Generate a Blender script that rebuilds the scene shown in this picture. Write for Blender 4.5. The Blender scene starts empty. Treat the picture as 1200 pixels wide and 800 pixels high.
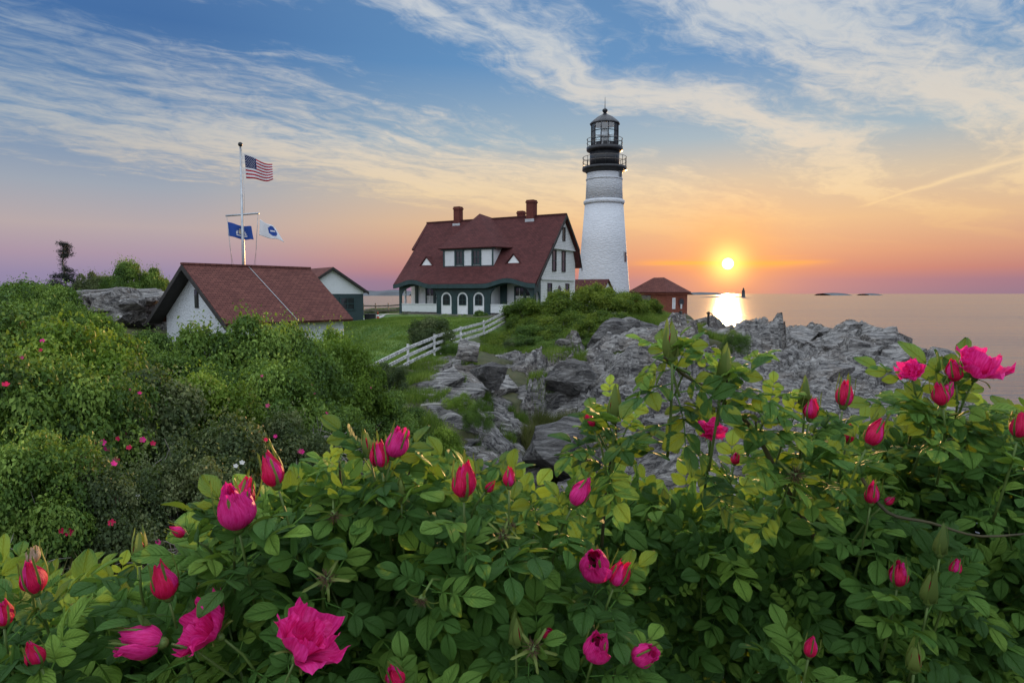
import bpy, bmesh, math, random
import numpy as np
from mathutils import Vector, Matrix

# ------------------------------------------------------------------ camera, world, sun, exposure
SC = bpy.context.scene
COL = SC.collection
R = math.radians
EYE = Vector((0.0, 0.0, 11.0))          # sea level is z = 0
FPX = 800.0                             # focal length in pixels of the 1200 x 800 photograph
PITCH = math.atan(56.0 / 800.0)

cam_d = bpy.data.cameras.new('camera')
cam_d.sensor_width = 36.0
cam_d.lens = 24.0
cam_d.clip_start = 0.05
cam_d.clip_end = 80000.0
cam = bpy.data.objects.new('camera', cam_d)
COL.objects.link(cam)
cam.location = EYE
cam.rotation_euler = (math.pi / 2 - PITCH, 0, 0)
SC.camera = cam


def ray(px, py):
    u = (px - 600.0) / FPX
    v = (400.0 - py) / FPX
    c, s = math.cos(PITCH), math.sin(PITCH)
    return Vector((u, c + v * s, -s + v * c))


def P(px, py, d):
    """point seen at a pixel, at forward distance d (metres along world Y)"""
    r = ray(px, py)
    return EYE + r * (d / r.y)


SUN_DIR = ray(853, 309).normalized()
SUN_EL = math.asin(SUN_DIR.z)
SUN_AZ = math.atan2(SUN_DIR.x, SUN_DIR.y)

SC.view_settings.view_transform = 'Standard'
SC.view_settings.look = 'None'
SC.view_settings.exposure = 1.0
SC.view_settings.gamma = 1.0
SC.view_settings.use_curve_mapping = False
SC.cycles.use_denoising = True
SC.cycles.max_bounces = 8
SC.cycles.transparent_max_bounces = 6
SC.cycles.caustics_reflective = False
SC.cycles.caustics_refractive = False


def lin(r, g, b):
    def f(c):
        c /= 255.0
        return c / 12.92 if c <= 0.04045 else ((c + 0.055) / 1.055) ** 2.4
    return (f(r), f(g), f(b), 1.0)


class NT:
    """short hand for building node trees"""
    def __init__(self, tree):
        self.t = tree
        self.n = tree.nodes
        self.n.clear()

    def new(self, typ, **kw):
        nd = self.n.new(typ)
        for k, v in kw.items():
            setattr(nd, k, v)
        return nd

    def put(self, sock, v):
        if v is None:
            return
        if isinstance(v, bpy.types.NodeSocket):
            self.t.links.new(v, sock)
        else:
            if isinstance(v, (tuple, list)) and sock.type == 'RGBA' and len(v) == 3:
                v = (*v, 1.0)
            sock.default_value = v

    def math(self, op, a, b=None, c=None, clamp=False):
        nd = self.new('ShaderNodeMath', operation=op)
        nd.use_clamp = clamp
        self.put(nd.inputs[0], a)
        self.put(nd.inputs[1], b)
        if c is not None:
            self.put(nd.inputs[2], c)
        return nd.outputs[0]

    def vmath(self, op, a, b=None):
        nd = self.new('ShaderNodeVectorMath', operation=op)
        self.put(nd.inputs[0], a)
        self.put(nd.inputs[1], b)
        return nd.outputs['Value'] if op in ('DOT_PRODUCT', 'LENGTH', 'DISTANCE') else nd.outputs[0]

    def mix(self, f, a, b, blend='MIX'):
        nd = self.new('ShaderNodeMix', data_type='RGBA', blend_type=blend)
        nd.clamp_factor = True
        self.put(nd.inputs[0], f)
        self.put(nd.inputs[6], a)
        self.put(nd.inputs[7], b)
        return nd.outputs[2]

    def ramp(self, f, stops, interp='LINEAR'):
        nd = self.new('ShaderNodeValToRGB')
        cr = nd.color_ramp
        cr.interpolation = interp
        while len(cr.elements) < len(stops):
            cr.elements.new(0.5)
        for e, (p, c) in zip(cr.elements, stops):
            e.position = p
            if not isinstance(c, (tuple, list)):
                c = (c, c, c, 1)
            e.color = c if len(c) == 4 else (*c, 1)
        self.put(nd.inputs[0], f)
        return nd.outputs[0]

    def noise(self, vec, scale, detail=4, rough=0.55, dist=0.0):
        nd = self.new('ShaderNodeTexNoise')
        self.put(nd.inputs['Vector'], vec)
        nd.inputs['Scale'].default_value = scale
        nd.inputs['Detail'].default_value = detail
        nd.inputs['Roughness'].default_value = rough
        nd.inputs['Distortion'].default_value = dist
        return nd.outputs['Fac']

    def smooth(self, v, a, b, lo=0.0, hi=1.0):
        nd = self.new('ShaderNodeMapRange', interpolation_type='SMOOTHSTEP')
        self.put(nd.inputs[0], v)
        for i, q in enumerate((a, b, lo, hi)):
            nd.inputs[i + 1].default_value = q
        return nd.outputs[0]

    def sep(self, v):
        nd = self.new('ShaderNodeSeparateXYZ')
        self.put(nd.inputs[0], v)
        return nd.outputs

    def comb(self, x, y, z):
        nd = self.new('ShaderNodeCombineXYZ')
        for i, q in enumerate((x, y, z)):
            self.put(nd.inputs[i], q)
        return nd.outputs[0]

    def bump(self, h, strength=0.5, dist=0.02, normal=None):
        nd = self.new('ShaderNodeBump')
        nd.inputs['Strength'].default_value = strength
        nd.inputs['Distance'].default_value = dist
        self.put(nd.inputs['Height'], h)
        if normal is not None:
            self.put(nd.inputs['Normal'], normal)
        return nd.outputs[0]


def build_world():
    w = bpy.data.worlds.new('World')
    SC.world = w
    w.use_nodes = True
    T = NT(w.node_tree)
    d = T.new('ShaderNodeTexCoord').outputs['Generated']
    d = T.vmath('NORMALIZE', d)
    X, Y, Z = T.sep(d)
    zc = T.math('MAXIMUM', Z, 0.0)
    # clear sky: a ramp by height away from the sun, another one on the sun's side
    el = T.math('MULTIPLY', zc, 2.0, clamp=True)
    away = T.ramp(el, [(0.0, lin(140, 134, 170)), (.05, lin(150, 138, 172)), (.10, lin(172, 150, 170)),
                       (.17, lin(186, 170, 172)), (.27, lin(160, 168, 182)), (.42, lin(104, 142, 182)),
                       (.66, lin(66, 110, 166)), (1.0, lin(92, 130, 178))])
    near = T.ramp(el, [(0.0, lin(136, 116, 142)), (.035, lin(150, 114, 138)), (.065, lin(188, 124, 122)),
                       (.11, lin(210, 150, 126)), (.20, lin(228, 186, 144)), (.31, lin(212, 194, 170)),
                       (.42, lin(160, 182, 196)), (.62, lin(96, 146, 194)), (1.0, lin(92, 130, 178))])
    hd = T.vmath('NORMALIZE', T.comb(X, Y, 0.0))
    ca = T.vmath('DOT_PRODUCT', hd, (math.sin(SUN_AZ), math.cos(SUN_AZ), 0.0))
    side = T.smooth(ca, 0.70, 0.99)
    sky = T.mix(side, away, near)
    # cirrus on a high layer, streaks running towards the right of the view
    zp = T.math('ADD', zc, 0.08)
    px = T.math('DIVIDE', X, zp)
    py = T.math('DIVIDE', Y, zp)
    a = R(50)
    s_ = T.math('ADD', T.math('MULTIPLY', px, math.sin(a)), T.math('MULTIPLY', py, math.cos(a)))
    t_ = T.math('SUBTRACT', T.math('MULTIPLY', px, math.cos(a)), T.math('MULTIPLY', py, math.sin(a)))
    pv = T.comb(px, py, 0.0)
    warp = T.math('SUBTRACT', T.noise(pv, 0.55, 3, .5), 0.5)
    warp2 = T.math('SUBTRACT', T.noise(pv, 1.9, 3, .5), 0.5)
    tw = T.math('ADD', t_, T.math('ADD', T.math('MULTIPLY', warp, 1.5), T.math('MULTIPLY', warp2, .35)))
    tm = T.math('DIVIDE', T.math('ADD', tw, 6.0), 8.0)
    band = T.ramp(tm, [(0.0, 0.0), (.16, .0), (.235, .48), (.30, .80), (.37, .72), (.43, .60), (.475, .40), (.505, .44),
                       (.54, .84), (.575, .46), (.62, .82), (.67, .62), (.74, .66), (1.0, .62)], 'EASE')
    st = T.noise(T.comb(T.math('MULTIPLY', s_, 1.1), T.math('MULTIPLY', tw, 5.0), 3.7), 1.0, 9, .62, .4)
    st2 = T.noise(T.comb(T.math('MULTIPLY', s_, 5.0), T.math('MULTIPLY', t_, 7.0), 9.1), 1.6, 8, .66, .7)
    dens = T.math('ADD', T.math('MULTIPLY', st, .62), T.math('MULTIPLY', st2, .38))
    dens = T.math('ADD', dens, T.math('MULTIPLY', T.math('SUBTRACT', band, .62), .60))
    cl = T.smooth(dens, .39, .70)
    cl = T.math('MULTIPLY', cl, T.smooth(Z, .045, .15))
    # a contrail
    qx = T.math('SUBTRACT', px, T.math('ADD', 2.34, T.math('MULTIPLY', T.math('SUBTRACT', 4.62, py), .124)))
    qx = T.math('ADD', qx, T.math('MULTIPLY', T.math('SUBTRACT', T.noise(pv, 4.0, 4), .5), .10))
    wd = T.math('ADD', .028, T.math('MULTIPLY', T.math('MAXIMUM', T.math('SUBTRACT', 4.4, py), 0.0), .022))
    tr = T.math('POWER', 2.718, T.math('MULTIPLY', T.math('POWER', T.math('DIVIDE', qx, wd), 2.0), -1.0))
    tr = T.math('MULTIPLY', tr, T.math('MULTIPLY', T.smooth(py, 4.72, 4.5), T.smooth(py, 2.5, 3.0)))
    tr = T.math('MULTIPLY', tr, T.smooth(X, 0.2, .3))
    cl = T.math('MAXIMUM', cl, T.math('MULTIPLY', tr, .85))
    ccol_near = T.ramp(el, [(0, lin(214, 140, 120)), (.12, lin(250, 196, 120)), (.28, lin(248, 218, 172)),
                            (.42, lin(234, 220, 200)), (.66, lin(216, 218, 216)), (1.0, lin(226, 230, 236))])
    ccol_away = T.ramp(el, [(0, lin(178, 150, 170)), (.18, lin(206, 184, 176)), (.30, lin(216, 202, 184)),
                            (.42, lin(186, 190, 192)), (.66, lin(158, 176, 196)), (1.0, lin(226, 230, 236))])
    ccol = T.mix(T.smooth(ca, .60, .93), ccol_away, ccol_near)
    thick = T.smooth(dens, .55, .85)
    ccol = T.mix(T.math('MULTIPLY', thick, .22), ccol, lin(176, 176, 184))
    sky = T.mix(T.math('MULTIPLY', cl, .86), sky, ccol)
    # overhead and behind the camera: unseen bright sky added to fill the foreground
    fill_veil = T.math('MAXIMUM', T.smooth(Z, .40, .80), T.math('MULTIPLY', T.smooth(ca, .25, -.45), T.smooth(Z, .0, .30)))
    sky = T.mix(T.math('MULTIPLY', fill_veil, .92), sky, (1.36, 1.50, 1.70, 1))
    # thin bright bar of cloud at the sun, the glow and the sun itself
    sd = T.vmath('DOT_PRODUCT', d, tuple(SUN_DIR))
    z0 = SUN_DIR.z
    barn = T.math('MULTIPLY', T.math('SUBTRACT', T.noise(T.comb(T.math('MULTIPLY', px, .22), 0.0, T.math('MULTIPLY', Z, 60.0)), 2.0, 5), .5), .022)
    bz = T.math('DIVIDE', T.math('SUBTRACT', T.math('ADD', Z, barn), z0 + .001), .0058)
    bar = T.math('POWER', 2.718, T.math('MULTIPLY', T.math('MULTIPLY', bz, bz), -1.0))
    bar = T.math('MULTIPLY', bar, T.smooth(sd, .988, .9995))
    sky = T.mix(T.math('MULTIPLY', bar, .8), sky, lin(255, 170, 70))
    g1 = T.math('POWER', T.math('MAXIMUM', sd, 0.0), 420.0)
    g2 = T.math('POWER', T.math('MAXIMUM', sd, 0.0), 3600.0)
    disc = T.smooth(sd, math.cos(R(.48)), math.cos(R(.30)))
    sky = T.mix(T.math('MULTIPLY', g1, .5), sky, (1.0, .42, .10, 1))
    sky = T.mix(1.0, sky, T.mix(g2, (0, 0, 0, 1), (1.4, .75, .16, 1)), 'ADD')
    sky = T.mix(1.0, sky, T.mix(disc, (0, 0, 0, 1), (14, 11, 5, 1)), 'ADD')
    # below the horizon: the colour of the sea haze
    sky = T.mix(T.smooth(Z, -.002, -.03), sky, lin(120, 116, 130))
    bg = T.new('ShaderNodeBackground')
    T.put(bg.inputs[0], sky)
    bg.inputs[1].default_value = 0.475
    nis = T.new('ShaderNodeTexSky', sky_type='NISHITA')
    nis.sun_disc = False
    nis.sun_elevation = SUN_EL
    nis.sun_rotation = SUN_AZ
    bg2 = T.new('ShaderNodeBackground')
    T.put(bg2.inputs[0], nis.outputs[0])
    bg2.inputs[1].default_value = 0.004
    ad = T.new('ShaderNodeAddShader')
    T.t.links.new(bg.outputs[0], ad.inputs[0])
    T.t.links.new(bg2.outputs[0], ad.inputs[1])
    out = T.new('ShaderNodeOutputWorld')
    T.t.links.new(ad.outputs[0], out.inputs[0])


build_world()
sun_d = bpy.data.lights.new('sun', 'SUN')
sun_d.energy = 2.6
sun_d.angle = R(0.9)
sun_d.color = (1.0, 0.55, 0.22)
sun = bpy.data.objects.new('sun', sun_d)
COL.objects.link(sun)
sun.rotation_euler = SUN_DIR.to_track_quat('Z', 'Y').to_euler()

# ------------------------------------------------------------------ helpers
rnd = random.Random(7)
NR = np.random.default_rng(11)


def tag(o, label=None, cat=None, group=None, kind=None):
    if label:
        o['label'] = label
    if cat:
        o['category'] = cat
    if group:
        o['group'] = group
    if kind:
        o['kind'] = kind
    return o


def empty(name, loc=(0, 0, 0), rz=0.0, **kw):
    o = bpy.data.objects.new(name, None)
    o.empty_display_size = .2
    COL.objects.link(o)
    o.location = loc
    o.rotation_euler = (0, 0, rz)
    return tag(o, **kw)


def link(name, me, parent=None, mw=None):
    o = bpy.data.objects.new(name, me)
    COL.objects.link(o)
    if parent is not None:
        o.parent = parent
    if mw is not None:
        o.matrix_local = mw
    return o


def mesh_np(name, V, F, mats, smooth=False, uv=None, tint=None, mi=None):
    """V (n,3), F list or (m,k) int array"""
    me = bpy.data.meshes.new(name)
    if isinstance(F, np.ndarray):
        V = np.asarray(V, np.float32)
        m, k = F.shape
        me.vertices.add(len(V))
        me.vertices.foreach_set('co', V.ravel())
        me.loops.add(m * k)
        me.loops.foreach_set('vertex_index', F.astype(np.int32).ravel())
        me.polygons.add(m)
        me.polygons.foreach_set('loop_start', np.arange(0, m * k, k, dtype=np.int32))
        me.update(calc_edges=True)
    else:
        me.from_pydata([tuple(map(float, v)) for v in V], [], F)
        me.update()
    if uv is not None:
        l = me.uv_layers.new(name='UVMap')
        li = np.empty(len(me.loops), np.int32)
        me.loops.foreach_get('vertex_index', li)
        l.data.foreach_set('uv', np.asarray(uv, np.float32)[li].ravel())
    if tint is not None:
        at = me.attributes.new('tint', 'FLOAT', 'POINT')
        at.data.foreach_set('value', np.asarray(tint, np.float32))
    for mm in (mats if isinstance(mats, (list, tuple)) else [mats]):
        me.materials.append(mm)
    if mi is not None:
        me.polygons.foreach_set('material_index', np.asarray(mi, np.int32))
    if smooth:
        me.polygons.foreach_set('use_smooth', np.ones(len(me.polygons), bool))
    return me


class MB:
    """collects solids for ONE mesh object; UVs in metres are made face by face"""
    def __init__(self):
        self.v, self.f, self.s = [], [], []

    def add(self, vs, fs, smooth=False):
        b = len(self.v)
        self.v += [tuple(v) for v in vs]
        self.f += [tuple(i + b for i in f) for f in fs]
        self.s += [smooth] * len(fs)
        return self

    def box(self, x0, x1, y0, y1, z0, z1, M=None):
        vs = [Vector((x, y, z)) for z in (z0, z1) for y in (y0, y1) for x in (x0, x1)]
        if M is not None:
            vs = [M @ v for v in vs]
        return self.add(vs, [(0, 2, 3, 1), (4, 5, 7, 6), (0, 1, 5, 4), (2, 6, 7, 3), (0, 4, 6, 2), (1, 3, 7, 5)])

    def prism(self, poly, axis, a, b):
        """extrude a 2D polygon along an axis ('x','y','z') from a to b"""
        def mk(p, t):
            return {'x': (t, p[0], p[1]), 'y': (p[0], t, p[1]), 'z': (p[0], p[1], t)}[axis]
        n = len(poly)
        vs = [mk(p, a) for p in poly] + [mk(p, b) for p in poly]
        fs = [tuple(range(n))[::-1], tuple(range(n, 2 * n))]
        fs += [(i, (i + 1) % n, (i + 1) % n + n, i + n) for i in range(n)]
        return self.add(vs, fs)

    def slab(self, quad, th):
        """a flat polygon given by its top corners, thickened downwards along its normal"""
        q = [Vector(p) for p in quad]
        n = (q[1] - q[0]).cross(q[2] - q[0]).normalized()
        if n.z < 0:
            q = q[::-1]
            n = -n
        k = len(q)
        vs = q + [p - n * th for p in q]
        fs = [tuple(range(k)), tuple(range(k, 2 * k))[::-1]] + [((i + 1) % k, i, i + k, (i + 1) % k + k) for i in range(k)]
        return self.add(vs, fs)

    def lathe(self, prof, seg=24, c=(0, 0, 0), smooth=True, cap=True):
        vs, fs = [], []
        for r, z in prof:
            for k in range(seg):
                a = 2 * math.pi * k / seg
                vs.append((c[0] + r * math.cos(a), c[1] + r * math.sin(a), c[2] + z))
        for i in range(len(prof) - 1):
            for k in range(seg):
                a, b = i * seg + k, i * seg + (k + 1) % seg
                fs.append((a, b, b + seg, a + seg))
        self.add(vs, fs, smooth)
        if cap:
            n = len(prof)
            base = len(self.v) - len(vs)
            self.f += [tuple(base + k for k in range(seg))[::-1], tuple(base + (n - 1) * seg + k for k in range(seg))]
            self.s += [False, False]
        return self

    def tube(self, pts, rad, seg=6, smooth=True):
        pts = [Vector(p) for p in pts]
        n = len(pts)
        rs = rad if isinstance(rad, (list, tuple)) else [rad] * n
        vs, fs = [], []
        up = Vector((0, 0, 1))
        for i, p in enumerate(pts):
            t = (pts[min(i + 1, n - 1)] - pts[max(i - 1, 0)])
            t = t.normalized() if t.length > 1e-9 else Vector((0, 0, 1))
            a = t.cross(up)
            if a.length < .05:
                a = t.cross(Vector((1, 0, 0)))
            a.normalize()
            b = t.cross(a)
            for k in range(seg):
                q = 2 * math.pi * k / seg
                vs.append(p + (a * math.cos(q) + b * math.sin(q)) * rs[i])
        for i in range(n - 1):
            for k in range(seg):
                a, b = i * seg + k, i * seg + (k + 1) % seg
                fs.append((a, a + seg, b + seg, b))
        fs.append(tuple(range(seg)))
        fs.append(tuple((n - 1) * seg + k for k in range(seg))[::-1])
        return self.add(vs, fs, smooth)

    def mesh(self, name, mat):
        me = bpy.data.meshes.new(name)
        me.from_pydata([tuple(v) for v in self.v], [], self.f)
        me.polygons.foreach_set('use_smooth', np.array(self.s, bool))
        me.update()
        l = me.uv_layers.new(name='UVMap')
        for p in me.polygons:
            n = p.normal
            u = Vector((0, 0, 1)).cross(n)
            u = Vector((1, 0, 0)) if u.length < .02 else u.normalized()
            v = n.cross(u)
            for li in p.loop_indices:
                c = me.vertices[me.loops[li].vertex_index].co
                l.data[li].uv = (c.dot(u), c.dot(v))
        me.materials.append(mat)
        return me

    def build(self, name, mat, parent=None, **kw):
        o = link(name, self.mesh(name, mat), parent)
        return tag(o, **kw) if kw else o


# ------------------------------------------------------------------ numpy noise
_perm = NR.permutation(4096)


def _hash(ix, iy, s=0):
    return _perm[(_perm[(_perm[(ix + s * 131) & 4095] + iy) & 4095] + s) & 4095] / 4095.0


def vnoise(x, y, s=0):
    ix, iy = np.floor(x).astype(int), np.floor(y).astype(int)
    fx, fy = x - ix, y - iy
    fx = fx * fx * (3 - 2 * fx)
    fy = fy * fy * (3 - 2 * fy)
    a = _hash(ix, iy, s) * (1 - fx) + _hash(ix + 1, iy, s) * fx
    b = _hash(ix, iy + 1, s) * (1 - fx) + _hash(ix + 1, iy + 1, s) * fx
    return (a * (1 - fy) + b * fy) * 2 - 1


def fbm(x, y, o=4, s=0):
    t, a = 0, 1.0
    for k in range(o):
        t = t + a * vnoise(x * 2 ** k, y * 2 ** k, s + k)
        a *= .5
    return t


def cells(x, y, s=0):
    """jittered cells: (id hash a, b, c), offset to the centre and F2 - F1"""
    ix, iy = np.floor(x).astype(int), np.floor(y).astype(int)
    f1 = np.full(x.shape, 9.0)
    f2 = np.full(x.shape, 9.0)
    bx = np.zeros(x.shape, int)
    by = np.zeros(x.shape, int)
    ox = np.zeros(x.shape)
    oy = np.zeros(x.shape)
    for dx in (-1, 0, 1):
        for dy in (-1, 0, 1):
            cx, cy = ix + dx, iy + dy
            jx = cx + .15 + .7 * _hash(cx, cy, s + 1) - x
            jy = cy + .15 + .7 * _hash(cx, cy, s + 2) - y
            d = np.sqrt(jx * jx + jy * jy)
            m = d < f1
            f2 = np.where(m, f1, np.minimum(f2, d))
            f1 = np.where(m, d, f1)
            bx, by = np.where(m, cx, bx), np.where(m, cy, by)
            ox, oy = np.where(m, -jx, ox), np.where(m, -jy, oy)
    return _hash(bx, by, s + 3), _hash(bx, by, s + 4), _hash(bx, by, s + 5), ox, oy, f2 - f1


# ------------------------------------------------------------------ materials
MATS = {}


def material(name):
    m = bpy.data.materials.new(name)
    m.use_nodes = True
    T = NT(m.node_tree)
    out = T.new('ShaderNodeOutputMaterial')
    MATS[name] = m
    return m, T, out


def principled(T, out, color, rough=.6, normal=None, metallic=0.0, spec=.4, **kw):
    b = T.new('ShaderNodeBsdfPrincipled')
    T.put(b.inputs['Base Color'], color)
    T.put(b.inputs['Roughness'], rough)
    b.inputs['Metallic'].default_value = metallic
    b.inputs['Specular IOR Level'].default_value = spec
    if normal is not None:
        T.put(b.inputs['Normal'], normal)
    for k, v in kw.items():
        T.put(b.inputs[k], v)
    if out is not None:
        T.t.links.new(b.outputs[0], out.inputs[0])
    return b


def simple(name, col, rough=.6, var=.12, scale=3.0, bump=.0, metallic=0.0, spec=.4):
    m, T, out = material(name)
    oc = T.new('ShaderNodeTexCoord').outputs['Object']
    n = T.noise(oc, scale, 6, .6)
    dark = tuple(c * (1 - var * 1.6) for c in col)
    lite = tuple(min(1, c * (1 + var)) for c in col)
    c = T.mix(T.smooth(n, .3, .7), dark, lite)
    nm = T.bump(T.noise(oc, scale * 6, 5), bump, .02) if bump else None
    principled(T, out, c, rough, nm, metallic, spec)
    return m


def mat_rock(name='rock', dark=0.0):
    m, T, out = material(name)
    geo = T.new('ShaderNodeNewGeometry')
    pos = geo.outputs['Position']
    mp = T.new('ShaderNodeMapping')
    T.put(mp.inputs[0], pos)
    mp.inputs['Rotation'].default_value = (0.5, 0.35, R(32))
    mp.inputs['Scale'].default_value = (.45, 1.6, 2.2)
    sv = mp.outputs[0]
    n1 = T.noise(sv, .9, 8, .62, .3)
    n2 = T.noise(sv, 4.5, 8, .65)
    n3 = T.noise(pos, .35, 4, .5)
    c = T.ramp(n1, [(.28, (.070, .066, .062)), (.42, (.18, .17, .16)), (.56, (.32, .305, .285)), (.74, (.45, .43, .405))])
    c = T.mix(T.math('MULTIPLY', T.smooth(n2, .5, .75), .55), c, (.36, .36, .37, 1))
    c = T.mix(T.math('MULTIPLY', T.smooth(n2, .46, .30), .6), c, (.05, .048, .05, 1))
    c = T.mix(T.math('MULTIPLY', T.smooth(n3, .47, .66), .5), c, (.21, .165, .125, 1))
    vor = T.new('ShaderNodeTexVoronoi', feature='DISTANCE_TO_EDGE')
    T.put(vor.inputs['Vector'], sv)
    vor.inputs['Scale'].default_value = 1.1
    crack = T.smooth(vor.outputs['Distance'], .022, .0)
    c = T.mix(T.math('MULTIPLY', T.math('MULTIPLY', crack, .5), T.smooth(n3, .42, .58)), c, (.035, .033, .035, 1))
    mq = T.new('ShaderNodeMapping')
    T.put(mq.inputs[0], pos)
    mq.inputs['Rotation'].default_value = (0.6, 0.45, R(36))
    mq.inputs['Scale'].default_value = (.55, 3.6, 3.0)
    n4 = T.noise(mq.outputs[0], 1.7, 10, .74, .35)
    c = T.mix(T.math('MULTIPLY', T.smooth(n4, .48, .42), .85), c, (.034, .033, .037, 1))
    c = T.mix(T.math('MULTIPLY', T.smooth(n4, .54, .60), .8), c, (.62, .60, .57, 1))
    h = T.math('ADD', T.math('MULTIPLY', n2, .6), T.math('MULTIPLY', T.noise(pos, 9, 6, .65), .4))
    h = T.math('ADD', h, T.math('MULTIPLY', n4, 1.3))
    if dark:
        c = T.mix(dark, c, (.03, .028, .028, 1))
    nm = T.bump(h, 1.0, .26)
    principled(T, out, c, .72, nm, spec=.35)
    return m


def mat_ground():
    """soil, turf and rock told apart by the mesh's own 'rock' and 'lawn' attributes"""
    m, T, out = material('ground_cover')
    geo = T.new('ShaderNodeNewGeometry')
    pos = geo.outputs['Position']
    at = T.new('ShaderNodeAttribute', attribute_name='rock').outputs['Fac']
    lw = T.new('ShaderNodeAttribute', attribute_name='lawn').outputs['Fac']
    mp = T.new('ShaderNodeMapping')
    T.put(mp.inputs[0], pos)
    mp.inputs['Rotation'].default_value = (0.5, 0.35, R(32))
    mp.inputs['Scale'].default_value = (.45, 1.6, 2.2)
    sv = mp.outputs[0]
    n1 = T.noise(sv, .9, 8, .62, .3)
    n2 = T.noise(sv, 4.5, 8, .65)
    n3 = T.noise(pos, .35, 4, .5)
    c = T.ramp(n1, [(.28, (.070, .066, .062)), (.42, (.19, .18, .17)), (.56, (.34, .325, .305)), (.74, (.48, .46, .435))])
    c = T.mix(T.math('MULTIPLY', T.smooth(n2, .5, .75), .55), c, (.36, .36, .37, 1))
    c = T.mix(T.math('MULTIPLY', T.smooth(n2, .46, .30), .6), c, (.05, .048, .05, 1))
    c = T.mix(T.math('MULTIPLY', T.smooth(n3, .47, .66), .5), c, (.21, .165, .125, 1))
    vor = T.new('ShaderNodeTexVoronoi', feature='DISTANCE_TO_EDGE')
    T.put(vor.inputs['Vector'], sv)
    vor.inputs['Scale'].default_value = 1.1
    crack = T.smooth(vor.outputs['Distance'], .022, .0)
    c = T.mix(T.math('MULTIPLY', T.math('MULTIPLY', crack, .5), T.smooth(n3, .42, .58)), c, (.035, .033, .035, 1))
    mq = T.new('ShaderNodeMapping')
    T.put(mq.inputs[0], pos)
    mq.inputs['Rotation'].default_value = (0.6, 0.45, R(36))
    mq.inputs['Scale'].default_value = (.55, 3.6, 3.0)
    n4 = T.noise(mq.outputs[0], 1.7, 10, .74, .35)
    c = T.mix(T.math('MULTIPLY', T.smooth(n4, .48, .42), .85), c, (.034, .033, .037, 1))
    c = T.mix(T.math('MULTIPLY', T.smooth(n4, .54, .60), .8), c, (.62, .60, .57, 1))
    # dark wet band near the waterline
    pz = T.sep(pos)[2]
    c = T.mix(T.smooth(pz, 2.0, .6), c, (.035, .035, .035, 1))
    soil = T.ramp(T.noise(pos, 2.2, 7, .6), [(.3, (.035, .035, .018)), (.5, (.055, .06, .022)), (.7, (.085, .075, .035))])
    turf = T.ramp(T.noise(pos, .6, 9, .7), [(.32, (.040, .095, .014)), (.48, (.080, .155, .022)), (.60, (.13, .195, .035)), (.72, (.20, .21, .07))])
    soil = T.mix(lw, soil, turf)
    edge = T.math('ADD', at, T.math('MULTIPLY', T.math('SUBTRACT', T.noise(pos, 1.4, 6, .6), .5), .7))
    rk = T.smooth(edge, .42, .58)
    c = T.mix(rk, soil, c)
    h = T.math('ADD', T.math('MULTIPLY', n2, .6), T.math('MULTIPLY', T.noise(pos, 9, 6, .65), .4))
    h = T.math('ADD', h, T.math('MULTIPLY', n4, 1.3))
    h = T.math('MULTIPLY', h, rk)
    nm = T.bump(h, 1.0, .26)
    principled(T, out, c, .78, nm, spec=.3)
    return m


def mat_sea():
    m, T, out = material('sea_water')
    pos = T.new('ShaderNodeNewGeometry').outputs['Position']
    mp = T.new('ShaderNodeMapping')
    T.put(mp.inputs[0], pos)
    mp.inputs['Scale'].default_value = (.016, .11, 1)
    swell = T.noise(mp.outputs[0], 1.0, 4, .5)
    mp2 = T.new('ShaderNodeMapping')
    T.put(mp2.inputs[0], pos)
    mp2.inputs['Scale'].default_value = (.11, 1.0, 1)
    rip = T.noise(mp2.outputs[0], 1.1, 5, .6)
    patch = T.noise(mp.outputs[0], .16, 4, .55)
    amt = T.smooth(patch, .35, .65, .35, 1.0)
    h = T.math('ADD', T.math('MULTIPLY', swell, 1.2), T.math('MULTIPLY', T.math('MULTIPLY', rip, amt), .32))
    nm = T.bump(h, .70, 1.0)
    principled(T, out, (.040, .050, .058, 1), .19, nm, spec=.5)
    return m


def mat_shingle(name, c1, c2, bw=.32, rh=.16, mortar=.012, bump=.6, wear=.5):
    m, T, out = material(name)
    uv = T.new('ShaderNodeTexCoord').outputs['UV']
    br = T.new('ShaderNodeTexBrick')
    T.put(br.inputs['Vector'], uv)
    br.inputs['Scale'].default_value = 1.0
    br.inputs['Color1'].default_value = (*c1, 1)
    br.inputs['Color2'].default_value = (*c2, 1)
    br.inputs['Mortar'].default_value = (*[c * .35 for c in c1], 1)
    br.inputs['Mortar Size'].default_value = mortar
    br.inputs['Mortar Smooth'].default_value = .3
    br.inputs['Brick Width'].default_value = bw
    br.inputs['Row Height'].default_value = rh
    n = T.noise(uv, .9, 7, .65)
    c = T.mix(T.math('MULTIPLY', T.smooth(n, .4, .75), wear), br.outputs[0], tuple(x * .5 for x in c1))
    n2 = T.noise(uv, 14, 4, .6)
    c = T.mix(T.math('MULTIPLY', T.smooth(n2, .5, .8), .3), c, tuple(min(1, x * 1.6) for x in c2))
    h = T.math('ADD', T.math('MULTIPLY', br.outputs['Fac'], -1.0), T.math('MULTIPLY', n2, .4))
    principled(T, out, c, .85, T.bump(h, bump, .02), spec=.2)
    return m


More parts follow.
